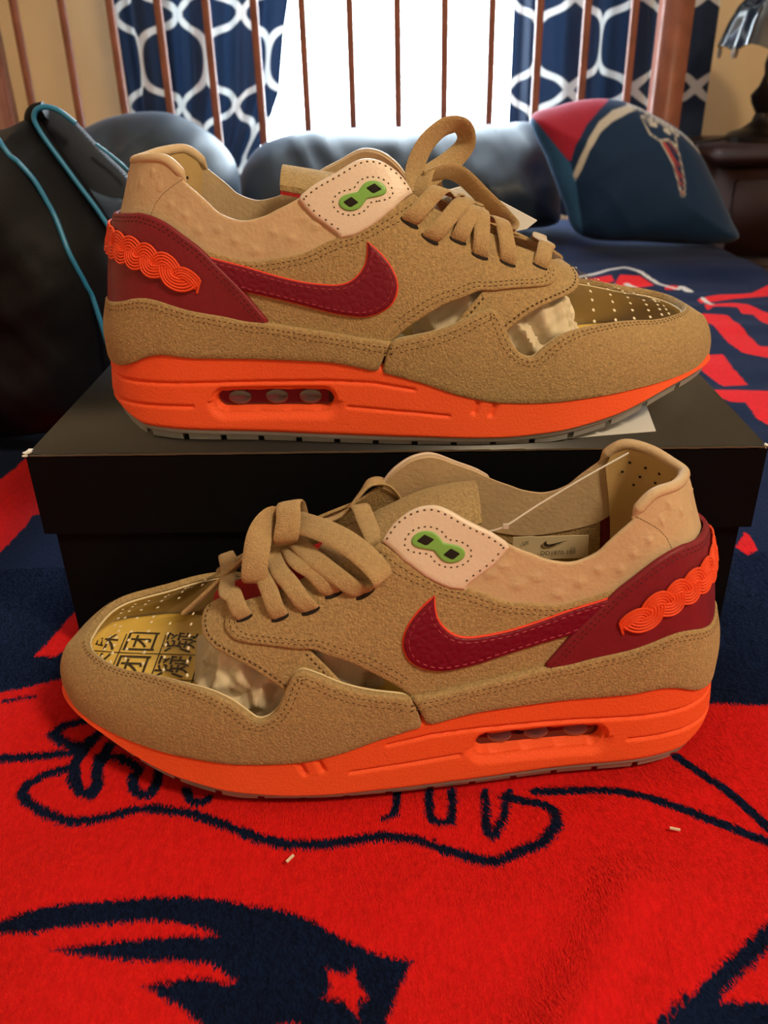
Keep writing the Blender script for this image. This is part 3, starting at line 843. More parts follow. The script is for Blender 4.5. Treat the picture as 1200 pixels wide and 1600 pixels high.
# ------------------------------------------------------------------ shoe box
BOXM = mat('black_card', (.0030, .0036, .0050), .6, bump=.06, bscale=900, var=.1, vscale=40, spec=.08)
BOXL = mat('black_card_lid', (.007, .008, .010), .38, bump=.05, bscale=700, var=.1, vscale=30, spec=.7)
KRAFT = mat('frayed_card', (.09, .065, .04), .9)
boxr = empty('shoe_box', (-.1868, .4048, .0014), 'black cardboard shoe box with lid under the sneaker', 'box', rz=R(-1.45))
BW, BD, BH, LH = .3848, .245, .1286, .048
def open_box(name, x0, x1, y0, y1, z0, z1, th, up, m):
    """card tray with four walls; closed on top when up is False, open on top when True"""
    k = MB()
    cx, cy, cz = (x0 + x1) / 2, (y0 + y1) / 2, (z0 + z1) / 2
    hx, hy, hz = (x1 - x0) / 2, (y1 - y0) / 2, (z1 - z0) / 2
    k.box((cx, y0 + th / 2, cz), (hx, th / 2, hz))
    k.box((cx, y1 - th / 2, cz), (hx, th / 2, hz))
    k.box((x0 + th / 2, cy, cz), (th / 2, hy - th, hz))
    k.box((x1 - th / 2, cy, cz), (th / 2, hy - th, hz))
    zz = z0 + th / 2 if up else z1 - th / 2
    k.box((cx, cy, zz), (hx - th, hy - th, th / 2))
    o = k.build(name, m, boxr, smooth=False)
    return o
open_box('box_body', .0045, BW - .0045, .0045, BD - .0045, 0, BH - .003, .002, True, BOXM)
lid = bevel_box('lid', (BW / 2, BD / 2, BH - .0011), (BW / 2, BD / 2, .0011), BOXL, boxr, r=.0008)
k_ = MB()
for a, b, c, d in ((0, BW, 0, .002), (0, BW, BD - .002, BD), (0, .002, .002, BD - .002), (BW - .002, BW, .002, BD - .002)):
    k_.box(((a + b) / 2, (c + d) / 2, BH - .0018 - (LH - .002) / 2), ((b - a) / 2, (d - c) / 2, (LH - .002) / 2))
k_.build('lid_side', BOXM, lid, smooth=False)
random.seed(4)
for (x, y, n) in ((.0, .0, 5), (.001, .004, 3), (BW, .0, 4), (BW, BD * .52, 4), (.04, BD * .45, 2)):
    k_ = MB()
    for i in range(n):
        k_.box((x + random.uniform(-.0012, .0012), y + random.uniform(-.001, .003), BH + random.uniform(-.001, .0006)), (.0009, .0012, .0004), Matrix.Rotation(random.uniform(0, 3), 3, 'Z') @ Matrix.Rotation(random.uniform(-.5, .5), 3, 'X'))
    k_.build('frayed_corner', mat('white_fray', (.75, .74, .70), .9), boxr, smooth=False)
k_ = MB()
for x0 in np.arange(.002, BW, .006):
    k_.box((x0 + .003, -.0002, BH - .0006 + random.uniform(-.0001, .0001)), (.0031, .0003, .00030 + random.uniform(0, .0002)))
tag(k_.build('worn_edge', KRAFT, boxr, smooth=False), 'pale worn line along the lid edge')
# loose sheet of paper under the toe
PAPER = mat('white_paper', (.72, .72, .72), .8)
pv = [(.085, .4075), (.1462, .4161), (.1515, .452), (.128, .462), (.090, .455)]
k_ = MB()
k_.add([(x, y, .1302) for x, y in pv] + [(x, y, .1306) for x, y in pv], [(0, 1, 2, 3, 4), (9, 8, 7, 6, 5)] + [(i, (i + 1) % 5, 5 + (i + 1) % 5, 5 + i) for i in range(5)])
tag(k_.build('paper_slip', PAPER, smooth=False), 'white paper slip lying on the box lid under the sneaker toe', 'paper')
LINT = mat('lint', (.75, .62, .50), .9)
for (p, rot, lab) in (((-.0441, .2512, .0045), .9, 'pale lint fleck on the red fleece below the long curved outline'), ((.1263, .2623, .0045), -.3, 'pale lint fleck on the red fleece between two slanting dark lines')):
    k_ = MB()
    k_.box((0, 0, 0), (.0022, .0005, .0004), Matrix.Rotation(rot, 3, 'Z'))
    tag(k_.build('lint_fleck', LINT, smooth=False, loc=p), lab, 'lint', 'lint flecks on the blanket')

# ------------------------------------------------------------------ sneakers: shape of the last
L=.332
def pchip(x,y):
    x=np.asarray(x,float);y=np.asarray(y,float);h=np.diff(x);d=np.diff(y)/h;m=np.zeros(len(x))
    w1=2*h[1:]+h[:-1];w2=h[1:]+2*h[:-1];ok=d[:-1]*d[1:]>0
    m[1:-1][ok]=((w1+w2)[ok])/((w1[ok]/d[:-1][ok])+(w2[ok]/d[1:][ok]));m[0]=d[0];m[-1]=d[-1]
    def f(q):
        q=np.clip(np.asarray(q,float),x[0],x[-1]);i=np.clip(np.searchsorted(x,q,'right')-1,0,len(x)-2);u=(q-x[i])/h[i]
        return (2*u**3-3*u*u+1)*y[i]+(u**3-2*u*u+u)*h[i]*m[i]+(3*u*u-2*u**3)*y[i+1]+(u**3-u*u)*h[i]*m[i+1]
    return f
def arc(s,w):  # half width over angle-like parameter a with s=L(1-cos(pi a))/2 -> smooth at both ends
    s=np.asarray(s)/.332*L; return pchip(np.arccos(1-2*s/L)/np.pi,w)
SA=[0,.002,.006,.012,.025,.045,.08,.13,.17,.2,.235,.262,.285,.305,.318,.327,.332]
WLf=arc(SA,[0,.0105,.019,.0265,.034,.0385,.0413,.048,.0525,.0543,.0535,.049,.0412,.0305,.0212,.0120,0])
WMf=arc(SA,[0,.0105,.019,.0265,.034,.0375,.0385,.0375,.0405,.0455,.0515,.0550,.0555,.0518,.0458,.0325,0])
ZT=pchip([0,.006,.016,.022,.03,.038,.055,.09,.12,.15,.17,.19,.21,.23,.255,.285,.305,.332],[.042,.042,.0435,.046,.0497,.0512,.0497,.0494,.0488,.0437,.0385,.0318,.0276,.0268,.0278,.0298,.031,.034])
ZB=pchip([0,.007,.014,.023,.05,.1,.165,.21,.24,.27,.305,.332],[.018,.016,.0115,.0075,.0062,.0055,.005,.0045,.0068,.0125,.0235,.0285])
Z1=pchip([0,.03,.06,.09,.12,.15,.18,.21,.24,.265,.29,.31,.325,.332],[.150,.150,.149,.147,.145,.141,.120,.104,.088,.0735,.0635,.0590,.0535,.0475])
RR=pchip([0,.06,.1,.13,.16,.19,.22,.25,.27,.285,.332],[.80,.79,.74,.64,.50,.41,.36,.28,.12,0,0])
EE=pchip([0,.1,.15,.2,.25,.332],[.35,.38,.5,.62,.65,.62])
GG=pchip([0,.12,.16,.2,.25,.285,.332],[.38,.3,.2,.12,.07,0,0])
K1=pchip([0,.1,.2,.332],[.42,.42,.5,.6])
LEAN=pchip([0,.05,.069,.08,.094,.11,.12,.13,.138,.155],[0,0,.0045,.0065,.0095,.0145,.0185,.0222,.0255,.031])
def S_of(a): return L*(1-np.cos(np.pi*a))/2
def surf(a,t,side=1):
    """side 1 lateral, -1 medial. returns (s,l,z)"""
    a=np.asarray(a,float);t=np.asarray(t,float);s=S_of(a)
    w0=np.where(side>0,WLf(a),WMf(a))-.0030*np.minimum(1,np.sin(np.pi*a)*6); w0=np.maximum(w0,0)
    zb=ZT(s)-.004; z1=Z1(s); h=z1-zb; w1=w0*RR(s)
    k=K1(s); e=EE(s); g=GG(s)
    x0,y0=w0,zb; x1,y1=w0*1.02,zb+k*h; x2,y2=w1+e*(w0-w1),z1-g*h; x3,y3=w1,z1
    u=1-t; b0=u**3;b1=3*u*u*t;b2=3*u*t*t;b3=t**3
    l=b0*x0+b1*x1+b2*x2+b3*x3; z=b0*y0+b1*y1+b2*y2+b3*y3
    s=s+.0022*np.exp(-(s/.012)**2)-.0022*np.exp(-((L-s)/.012)**2)+LEAN(z)*np.exp(-(s/.06)**2)-.010*np.clip((z-.034)/.02,0,1.2)**2*np.exp(-((L-s)/.022)**2)
    return np.stack([s,l*side,z],-1)
def normal(a,t,side=1,eps=2e-3):
    a=np.asarray(a,float);t=np.asarray(t,float)
    a0=np.clip(a-eps,.0015,1-.0015);a1=np.clip(a+eps,.0015,1-.0015);a1=np.maximum(a1,a0+1e-4)
    t0=np.clip(t-eps,0,1);t1=np.clip(t+eps,0,1)
    da=surf(a1,t,side)-surf(a0,t,side);dt=surf(a,t1,side)-surf(a,t0,side)
    n=np.cross(da,dt)*(-1 if side>0 else 1)
    n/= np.linalg.norm(n,axis=-1,keepdims=True)+1e-12
    return n

AX, TX = .40, .11          # rough metres per unit of (a, t), for even triangles
def M2(P):
    return np.asarray(P, float)[:, :2] * (AX, TX)
def curve(P, n=6):
    return catmull(P, n)

WIN_L = [(0.4794, 0.124), (0.4844, 0.14), (0.5106, 0.202), (0.5375, 0.286), (0.555, 0.352), (0.57, 0.402), (0.5756, 0.408), (0.5813, 0.388), (0.5875, 0.338), (0.5944, 0.272), (0.6019, 0.234), (0.61, 0.218), (0.6169, 0.222), (0.625, 0.26), (0.6362, 0.314), (0.6462, 0.354), (0.6681, 0.418), (0.7031, 0.482), (0.7344, 0.514), (0.7638, 0.534), (0.7938, 0.564), (0.8263, 0.61), (0.8712, 0.7), (0.898, 0.84), (0.906, 1.0)]
WIN_M = [(0.4794, 0.124), (0.4844, 0.14), (0.5106, 0.202), (0.5375, 0.286), (0.555, 0.352), (0.57, 0.402), (0.5756, 0.408), (0.5813, 0.388), (0.5875, 0.338), (0.5944, 0.272), (0.6019, 0.234), (0.61, 0.218), (0.6169, 0.222), (0.625, 0.26), (0.6362, 0.314), (0.6462, 0.36), (0.6681, 0.44), (0.7031, 0.52), (0.7344, 0.555), (0.7638, 0.57), (0.8, 0.585), (0.84, 0.62), (0.8712, 0.69), (0.898, 0.84), (0.906, 1.0)]
FOX = [(0.4794, 0.126), (0.4725, 0.124), (0.4425, 0.12), (0.4075, 0.128), (0.3625, 0.152), (0.3306, 0.162), (0.3063, 0.18), (0.2694, 0.2), (0.2281, 0.224), (0.1919, 0.256), (0.1625, 0.272), (0.12, 0.264), (0.06, 0.246), (0.0, 0.238)]
CNT = [(0.3563, 0.164), (0.3406, 0.242), (0.325, 0.316), (0.2994, 0.414), (0.27, 0.51), (0.2213, 0.602), (0.1694, 0.664), (0.1375, 0.672), (0.1, 0.668), (0.05, 0.655), (0.0, 0.65)]
SWO_A = [(0.4581, 0.524), (0.4662, 0.496), (0.4763, 0.45), (0.4831, 0.406), (0.4863, 0.36), (0.485, 0.314), (0.48, 0.268), (0.4706, 0.232), (0.4587, 0.208), (0.445, 0.198), (0.4213, 0.204), (0.3856, 0.24), (0.3556, 0.268), (0.3312, 0.288), (0.31, 0.318)]
SWO_B = [(0.2781, 0.468), (0.2894, 0.45), (0.3325, 0.408), (0.3644, 0.37), (0.3937, 0.34), (0.4188, 0.328), (0.4325, 0.332), (0.4425, 0.352), (0.4506, 0.388), (0.4556, 0.428), (0.4575, 0.474), (0.4581, 0.524)]
QTOP = [(0.5012, 0.84), (0.4838, 0.706), (0.4681, 0.626), (0.4456, 0.562), (0.4325, 0.544), (0.4188, 0.518), (0.3981, 0.472), (0.3756, 0.45), (0.3444, 0.43), (0.3244, 0.44), (0.2919, 0.47), (0.25, 0.51)]
QLOW = [(0.4781, 0.09), (0.4781, 0.114), (0.4906, 0.178), (0.51, 0.268), (0.53, 0.36), (0.55, 0.43), (0.5631, 0.478), (0.5769, 0.502), (0.5981, 0.55), (0.6194, 0.598), (0.6319, 0.636), (0.6381, 0.67), (0.6444, 0.732), (0.645, 0.774), (0.6431, 0.82), (0.6375, 0.87)]
THR = [(0.6375, 0.87), (0.6219, 0.866), (0.6031, 0.85), (0.5863, 0.846), (0.5663, 0.858), (0.5469, 0.858), (0.525, 0.842), (0.5012, 0.84)]
WNG_F = [(0.66, 1.0), (0.6713, 0.978), (0.675, 0.88), (0.6706, 0.75), (0.6594, 0.652), (0.6425, 0.566), (0.6244, 0.486), (0.6144, 0.44), (0.5906, 0.318), (0.578, 0.23)]
WNG_R = [(0.525, 0.2), (0.5363, 0.266), (0.5506, 0.368), (0.565, 0.472), (0.575, 0.57)]
CTOP = [(0.5006, 0.828), (0.4913, 0.876), (0.4788, 0.902), (0.4675, 0.916), (0.4575, 0.916), (0.4475, 0.896), (0.4294, 0.838), (0.4106, 0.786), (0.3994, 0.75), (0.3869, 0.714), (0.37, 0.676), (0.3544, 0.644), (0.3294, 0.624), (0.3019, 0.658), (0.2844, 0.708), (0.2656, 0.754), (0.2431, 0.798), (0.2219, 0.85), (0.1812, 0.896), (0.1163, 0.9), (0.06, 0.888), (0.0, 0.882)]
CLOW = [(0.0, 0.56), (0.1131, 0.56), (0.2131, 0.5), (0.2662, 0.42), (0.3438, 0.37), (0.3975, 0.42), (0.4319, 0.49), (0.4681, 0.57), (0.4844, 0.66)]
PAT = [(0.5006, 0.84), (0.4913, 0.89), (0.4788, 0.916), (0.4675, 0.93), (0.4575, 0.93), (0.4475, 0.91), (0.4294, 0.85), (0.4106, 0.798), (0.3965, 0.748)]
PAT2 = [(0.3935, 0.722), (0.4056, 0.65), (0.4188, 0.6), (0.4313, 0.552)]
PAT3 = [(0.4313, 0.535), (0.4481, 0.552), (0.4681, 0.612), (0.4831, 0.69)]
EYE = [(0.6245, 0.752), (0.5905, 0.682), (0.563, 0.662), (0.5422, 0.702), (0.5156, 0.636), (0.4969, 0.66)]
BRAID = [(0.275, 0.314), (0.2506, 0.346), (0.2288, 0.388), (0.2044, 0.418), (0.175, 0.468), (0.1356, 0.51), (0.07, 0.53), (0.0, 0.535)]
BUMPS = [(0.4094, 0.598), (0.3669, 0.568), (0.3219, 0.528), (0.2719, 0.576), (0.2206, 0.694), (0.1663, 0.846), (0.1363, 0.806), (0.3987, 0.634), (0.345, 0.48), (0.3, 0.58), (0.25, 0.645), (0.19, 0.78), (0.09, 0.78), (0.05, 0.83), (0.43, 0.64), (0.385, 0.54)]

class Shoe:
    def __init__(s, root, mir, zs, xs):
        s.root, s.mir, s.zs, s.xs = root, mir, zs, xs
    def L(s, P):
        """shoe coordinates (along, across, up) to the sneaker's own frame"""
        P = np.asarray(P, float)
        return np.stack([s.mir * (L / 2 + (P[..., 0] - L / 2) * s.xs), -P[..., 1], s.zs * P[..., 2]], -1)
    def Ld(s, P):
        P = np.asarray(P, float)
        return np.stack([s.mir * P[..., 0], -P[..., 1], s.zs * P[..., 2]], -1)
    def at(s, a, t, side=1, off=0.):
        a = np.asarray(a, float)
        t = np.asarray(t, float)
        p = surf(a, t, side)
        n = normal(a, t, side)
        edge = (a < 1e-5) | (a > 1 - 1e-5) | ((t > 1 - 1e-5) & (np.abs(p[..., 1]) < 1e-6))
        n = np.where(edge[..., None], n * (1, 0, 1), n)
        n = n / (np.linalg.norm(n, axis=-1, keepdims=True) + 1e-12)
        return s.L(p + n * np.asarray(off)[..., None])
    def panel(s, name, outline, m, off, th, sides=(1, -1), step=.0035, r=.0007, parent=None, bumps=None, outline_m=None):
        V, F = [], []
        for sd in sides:
            ol = outline_m if (sd < 0 and outline_m is not None) else outline
            O = np.asarray(ol, float)[:, :2]
            Q = M2(O)
            Q = resample(np.vstack([Q, Q[:1]]), step * .55)[:-1]
            pts, tris = fill2d(Q, step, rings=(r * .35, r))
            d = seg_dist(pts, Q, np.roll(Q, -1, 0))
            A, T = np.clip(pts[:, 0] / AX, 0, 1), np.clip(pts[:, 1] / TX, 0, 1)
            A[A < 4e-4] = 0
            A[A > 1 - 4e-4] = 1
            T[T > 1 - 1e-3] = 1
            seam = (A == 0) | (A == 1) | ((T == 1) & (WLf(A) * RR(S_of(A)) < 1e-4))
            # edges on a seam are not bounding edges of the finished part
            be = boundary_edges(tris)
            bnd = [e for e in be if not (seam[e[0]] and seam[e[1]])]
            if len(bnd):
                d = seg_dist(pts, np.array([pts[e[0]] for e in bnd]), np.array([pts[e[1]] for e in bnd]))
            k = np.clip(d / r, 0, 1)
            top = off + th * (.45 + .55 * np.sqrt(1 - (1 - k) ** 2))
            if bumps is not None:
                for (ba, bt) in bumps:
                    q = ((pts[:, 0] - ba * AX) ** 2 + (pts[:, 1] - bt * TX) ** 2)
                    top = top + .0011 * np.exp(-q / .0017 ** 2)
            vt = s.at(A, T, sd, top)
            vb = s.at(A, T, sd, np.full(len(A), off))
            n0, n = len(V), len(pts)
            V += list(vt) + list(vb)
            F += [tuple(i + n0 for i in t) for t in tris] + [tuple(i + n0 + n for i in reversed(t)) for t in tris]
            F += [(e[1] + n0, e[0] + n0, e[0] + n0 + n, e[1] + n0 + n) for e in bnd]
        return mesh_obj(name, V, F, m, parent or s.root, weld=2e-5)
    def stitches(s, line, dist, off, m, parent, side=1, pitch=.0027, ln=.0017, w=.00095, name='stitching', h=.0004):
        """row of short stitches at a set distance from an outline"""
        mb = MB()
        for d in (dist if hasattr(dist, '__len__') else (dist,)):
            Q = resample(M2(line), .0012)
            t = np.gradient(Q, axis=0)
            t /= np.linalg.norm(t, axis=1)[:, None] + 1e-12
            Q = Q + np.stack([-t[:, 1], t[:, 0]], 1) * d
            A, T = Q[:, 0] / AX, Q[:, 1] / TX
            ok = (A > .002) & (A < .999) & (T > .004) & (T < .999)
            A, T = A[ok], T[ok]
            if len(A) < 3:
                continue
            P = s.at(A, T, side, np.full(len(A), off))
            N = s.at(A, T, side, np.full(len(A), off + .001)) - P
            PN = resample(np.c_[P, N], pitch / 2)
            dd = np.linalg.norm(np.diff(PN[:, :3], axis=0), axis=1)
            for i in range(0, len(PN) - 1, 2):
                p = Vector((PN[i, :3] + PN[i + 1, :3]) / 2)
                x = Vector(PN[i + 1, :3] - PN[i, :3])
                if x.length < 1e-7:
                    continue
                x.normalize()
                n = Vector(PN[i, 3:]).normalized()
                y = n.cross(x).normalized()
                vv = []
                for (u, v_, z) in ((-1, 0, 0), (-.6, -1, 0), (.6, -1, 0), (1, 0, 0), (.6, 1, 0), (-.6, 1, 0), (-.6, 0, 1), (.6, 0, 1)):
                    vv.append(p + x * (u * ln / 2) + y * (v_ * w / 2) + n * (z * h - .0001))
                mb.add(vv, [(0, 1, 6), (1, 2, 7, 6), (2, 3, 7), (3, 4, 7), (4, 5, 6, 7), (5, 0, 6)])
        if mb.v:
            o = mb.build(name, m, parent, smooth=False)
            o['kind'] = 'stuff'
            return o

def sdf2(sv, zv, line):
    P = np.stack([sv, zv], 1)
    ln = np.asarray(line, float)
    return seg_dist(P, ln[:-1], ln[1:])

def outline_pts(n, outset):
    """plan outline, lateral heel to toe then medial back; outset moves it along the plan normal"""
    A = np.r_[np.linspace(0, 1, n), np.linspace(1, 0, n)[1:-1]]
    sd = np.r_[np.ones(n), -np.ones(n - 2)]
    sv = S_of(A)
    lv = np.where(sd > 0, WLf(A), -WMf(A))
    P = np.stack([sv, lv], 1)
    t = np.roll(P, -1, 0) - np.roll(P, 1, 0)
    t /= np.linalg.norm(t, axis=1)[:, None]
    nn = np.stack([-t[:, 1], t[:, 0]], 1)
    return A, sd, P + nn * np.asarray(outset)[:, None] if hasattr(outset, '__len__') else P + nn * outset, nn

def inset(P, d):
    return np.stack([L / 2 + (P[:, 0] - L / 2) * (1 - d / (L / 2)), P[:, 1] * (1 - d / .045)], 1)
def build_shoe(root, mir, zs, which):
    D = which == 'D'
    S = Shoe(root, mir, zs, .977 if D else .992)
    # ---------------------------------------------------------------- midsole
    n, rows = 700, 60
    A, sd, P0, nn = outline_pts(n, 0.)
    sv = S_of(A)
    zt, zb = ZT(sv), ZB(sv)
    N = len(A)
    V = []
    G1 = [(.1664, .0309), (.1459, .0342), (.1237, .0349), (.0934, .0338), (.0628, .0328), (.0396, .0323), (.0213, .0320), (.0, .0318)]
    G2 = [(.05, .0200), (.0295, .0198), (.0149, .0196), (.0, .0196)]
    G3 = [(.1323, .0214), (.1681, .0188), (.1839, .0172)]
    G4 = [[(.2085, .0250), (.2055, .0178)], [(.1998, .0268), (.1968, .0192)]]
    def prof(v):
        flare = .0024 * (1 - v) ** 1.3
        lip = -.0030 * np.clip((v - .90) / .10, 0, 1) ** 2
        low = -.0022 * np.clip((.07 - v) / .07, 0, 1) ** 2
        return .0006 + flare + lip + low
    rings = []
    rings.append((inset(P0, .010), zb))
    for i in range(rows):
        v = i / (rows - 1)
        z = zb + (zt - zb) * v
        o = np.full(N, prof(v))
        for G in (G1, G2, G3):
            d = sdf2(sv, z, G)
            o -= .0013 * np.exp(-(d / .00075) ** 2)
            # the band between two grooves stands slightly proud below the line
        for G in G4:
            d = sdf2(sv, z, G)
            o -= .0016 * np.exp(-(d / .0013) ** 2)
        wc = np.stack([sv, z], 1)
        ax = np.array([(.0675, .0228), (.1195, .0246)])
        d = seg_dist(wc, ax[:1], ax[1:])
        up = np.where(z > np.interp(sv, ax[:, 0], ax[:, 1]), 1., 0.)
        rim = .0050 + .0045 * (1 - up) + .0016 * up
        inn = np.clip((.0052 - d) / .0011, 0, 1)
        bev = np.clip((rim + .0016 - d) / (rim - .0042), 0, 1)
        bev = bev * bev * (3 - 2 * bev)
        o -= .0022 * bev * (zt > 0)
        o -= .0080 * inn
        rings.append((P0 + nn * o[:, None], z))
    rings.append((inset(P0, .0060), zt - .0012))
    rings.append((inset(P0, .0110), zt - .0060))
    for (xy, z) in rings:
        V.append(np.c_[xy, z])
    V = S.L(np.vstack(V))
    nr = len(rings)
    F = [(i * N + k, i * N + (k + 1) % N, (i + 1) * N + (k + 1) % N, (i + 1) * N + k) for i in range(nr - 1) for k in range(N)]
    F += [tuple(range(N - 1, -1, -1)), tuple((nr - 1) * N + k for k in range(N))]
    mid = mesh_obj('midsole', V, F, ORANGE, root)
    # air window inserts
    for sgn in (1, -1):
        us = np.linspace(.0585, .1285, 40)
        zs_ = np.linspace(.0165, .0310, 10)
        aa = np.arccos(1 - 2 * us / L) / np.pi
        lw = (WLf(aa) if sgn > 0 else WMf(aa))
        q, f = [], []
        for dep in (-.0052, -.0085):
            for z in zs_:
                for u, l in zip(us, lw):
                    q.append((u, sgn * (l + dep), z))
        nu, nz = len(us), len(zs_)
        for i in range(nz - 1):
            for k in range(nu - 1):
                f.append((i * nu + k, i * nu + k + 1, (i + 1) * nu + k + 1, (i + 1) * nu + k))
                b = nu * nz
                f.append((b + i * nu + k, b + (i + 1) * nu + k, b + (i + 1) * nu + k + 1, b + i * nu + k + 1))
        au = mesh_obj('air_unit', S.L(np.array(q)), f, AIRU, mid)
        for (cs, cz) in ((.0745, .0232), (.0945, .0240), (.1125, .0246)):
            a1 = math.acos(1 - 2 * cs / L) / math.pi
            l1 = float(WLf(a1) if sgn > 0 else WMf(a1)) - .0046
            bm = bmesh.new()
            bmesh.ops.create_uvsphere(bm, u_segments=16, v_segments=10, radius=1)
            vs = [(cs + v.co.x * .0060, sgn * (l1 + v.co.y * .0010), cz + v.co.z * .0042) for v in bm.verts]
            fs = [tuple(v.index for v in ff_.verts) for ff_ in bm.faces]
            bm.free()
            mesh_obj('air_cell', S.L(np.array(vs)), fs, CELL, mid)
    # ---------------------------------------------------------------- outsole
    n2 = 160
    A2, sd2, P2_, nn2 = outline_pts(n2, 0.)
    s2 = S_of(A2)
    zb2 = ZB(s2)
    V = []
    for (o, dz) in ((-.012, -.0030), (-.0006, -.0030), (.0012, -.0016), (.0014, .0009), (-.012, .0009)):
        V.append(np.c_[P2_ + nn2 * o if o > -.005 else inset(P2_, -o), zb2 + dz])
    N2 = len(A2)
    F = [(i * N2 + k, i * N2 + (k + 1) % N2, (i + 1) * N2 + (k + 1) % N2, (i + 1) * N2 + k) for i in range(4) for k in range(N2)]
    F += [tuple(range(N2 - 1, -1, -1)), tuple(4 * N2 + k for k in range(N2))]
    outs = mesh_obj('outsole', S.L(np.vstack(V)), F, OUTSOLE, root)
    edges = list(np.arange(.004, .325, .0205))
    for sg in (1, -1):
        for e0 in edges:
            e1 = min(e0 + .0172, .330)
            ss = np.linspace(e0, e1, 5)
            a_ = np.arccos(1 - 2 * ss / L) / np.pi
            w_ = (WLf(a_) if sg > 0 else WMf(a_))
            q = []
            for s_, ww in zip(ss, w_):
                zt_ = float(ZB(s_)) - .0022
                zl = max(float(ZB(s_)) - .0062, .0002)
                zl = min(zl, zt_ - .0015)
                wi = max(ww - .026, ww * .2)
                q += [(s_, sg * (ww + .0004), zt_), (s_, sg * (ww - .0012), zl), (s_, sg * wi, zl), (s_, sg * wi, zt_)]
            f = [(4 * i + k, 4 * i + (k + 1) % 4, 4 * i + 4 + (k + 1) % 4, 4 * i + 4 + k) for i in range(4) for k in range(4)]
            f += [(0, 1, 2, 3), (19, 18, 17, 16)]
            mesh_obj('tread_block', S.L(np.array(q)), f, OUTSOLE, outs, smooth=False)
    # ---------------------------------------------------------------- insole with printed squares
    si = np.linspace(.006, .326, 90)
    ai = np.arccos(1 - 2 * si / L) / np.pi
    ZI = lambda s_: ZT(s_) + .0004
    q, f = [], []
    for s_, a_ in zip(si, ai):
        wl_i, wm_i = max(float(WLf(a_)) - .0045, .001), max(float(WMf(a_)) - .0045, .001)
        for k in range(13):
            u = k / 12
            l = wl_i * (1 - u) - wm_i * u
            q.append((s_, l, float(ZI(s_)) + .003 * abs(2 * u - 1) ** 4))
    for i in range(89):
        for k in range(12):
            f.append((i * 13 + k, i * 13 + k + 1, (i + 1) * 13 + k + 1, (i + 1) * 13 + k))
    ins = mesh_obj('insole', S.L(np.array(q)), f, INSOLE, root, recalc=False)
    cs, cl = .0216, .0205
    mb = MB()
    def on_ins(s_, l_, h=.0006):
        return S.L(np.array([s_, l_, float(ZI(s_)) + h]))
    def strip(sa, la, sb, lb, w=.00032):
        pp = [np.array([sa + (sb - sa) * k / 12, la + (lb - la) * k / 12]) for k in range(13)]
        t = (pp[-1] - pp[0]) / np.linalg.norm(pp[-1] - pp[0])
        nrm = np.array([-t[1], t[0]]) * w
        vv = []
        for p in pp:
            vv += [on_ins(*(p + nrm)), on_ins(*(p - nrm))]
        mb.add(vv, [(2 * i, 2 * i + 1, 2 * i + 3, 2 * i + 2) for i in range(12)])
    for sl in (.3102, .2886, .2670, .2454):
        a_ = math.acos(1 - 2 * sl / L) / math.pi
        strip(sl, -(float(WMf(a_)) - .008), sl, float(WLf(a_)) - .008)
    for ll in (-.0385, -.0180, .0025, .0230):
        ok_ = [s_ for s_, a_ in zip(si, ai) if -(float(WMf(a_)) - .008) < ll < float(WLf(a_)) - .008]
        strip(.24, ll, max(ok_), ll)
    g = mb.build('grid_print', INK, ins, smooth=False)
    g['kind'] = 'stuff'
    ring_in = np.vstack([np.c_[si, [float(WLf(a_)) - .0075 for a_ in ai]], np.c_[si, [-(float(WMf(a_)) - .0075) for a_ in ai]][::-1]])
    for ch, scx in (('集', .3205), ('团', .2994), ('凝', .2778), ('结', .2562)):
        src = text_mesh(ch, .0190)
        co_ = np.array([v.co[:] for v in src.vertices])
        fc_ = [tuple(f_.vertices) for f_ in src.polygons]
        bpy.data.meshes.remove(src)
        for lc in (-.0283, -.0078, .0127):
            # glyph top points to the toe, glyph right to the far side of the foot as the reader sees it
            sx, lx = scx + co_[:, 1], lc + co_[:, 0] * (-1 if S.mir < 0 else 1)
            ok = inside(np.c_[sx, lx], ring_in)
            fk = [f_ for f_ in fc_ if all(ok[k_] for k_ in f_)]
            if len(fk) < 8:
                continue
            q = [on_ins(a_, b_, .0007) for a_, b_ in zip(sx, lx)]
            used = sorted({k_ for f_ in fk for k_ in f_})
            mp = {k_: n_ for n_, k_ in enumerate(used)}
            mesh_obj('printed_character', [q[k_] for k_ in used], [tuple(mp[k_] for k_ in f_) for f_ in fk], INK, ins, smooth=False)
    # ---------------------------------------------------------------- upper panels
    wing = np.vstack([curve(WNG_F), WNG_R[:1], curve(WNG_R), [(.600, .80), (.645, .93), (.6520, 1.0)]])
    wg = S.panel('vamp_overlay', wing, SUEDE, -.0012, .0014)
    S.stitches(curve(WNG_F[1:-1]), -.0022, .0002 + .0001, STITCH, wg)
    S.stitches(curve(WNG_R[1:-1]), -.0018, .0003, STITCH, wg)
    quarter = np.vstack([curve(QTOP), [(.25, .25), (.27, .10)], curve(QLOW), curve(THR)[1:-1]])
    S.panel('quarter', quarter, SUEDE, .0000, .0017, sides=(-1,))
    qt = S.panel('quarter', quarter, SUEDE, .0000, .0017, sides=(1,))
    S.stitches(curve(QTOP), (.0026, .0050), .0016, STITCH, qt)
    S.stitches(curve(QLOW[2:14]), (.0022, .0042), .0016, STITCH, qt)
    collar = np.vstack([curve(CTOP), curve(CLOW)])
    co = S.panel('collar', collar, [OSTRICH], -.0009, .0016, step=.0019, bumps=BUMPS)
    S.stitches([(.2369, .808), (.2263, .790), (.1988, .742), (.1862, .702), (.1794, .640)], 0., .0006, STITCH, co, pitch=.0016, ln=.0017, w=.0005)
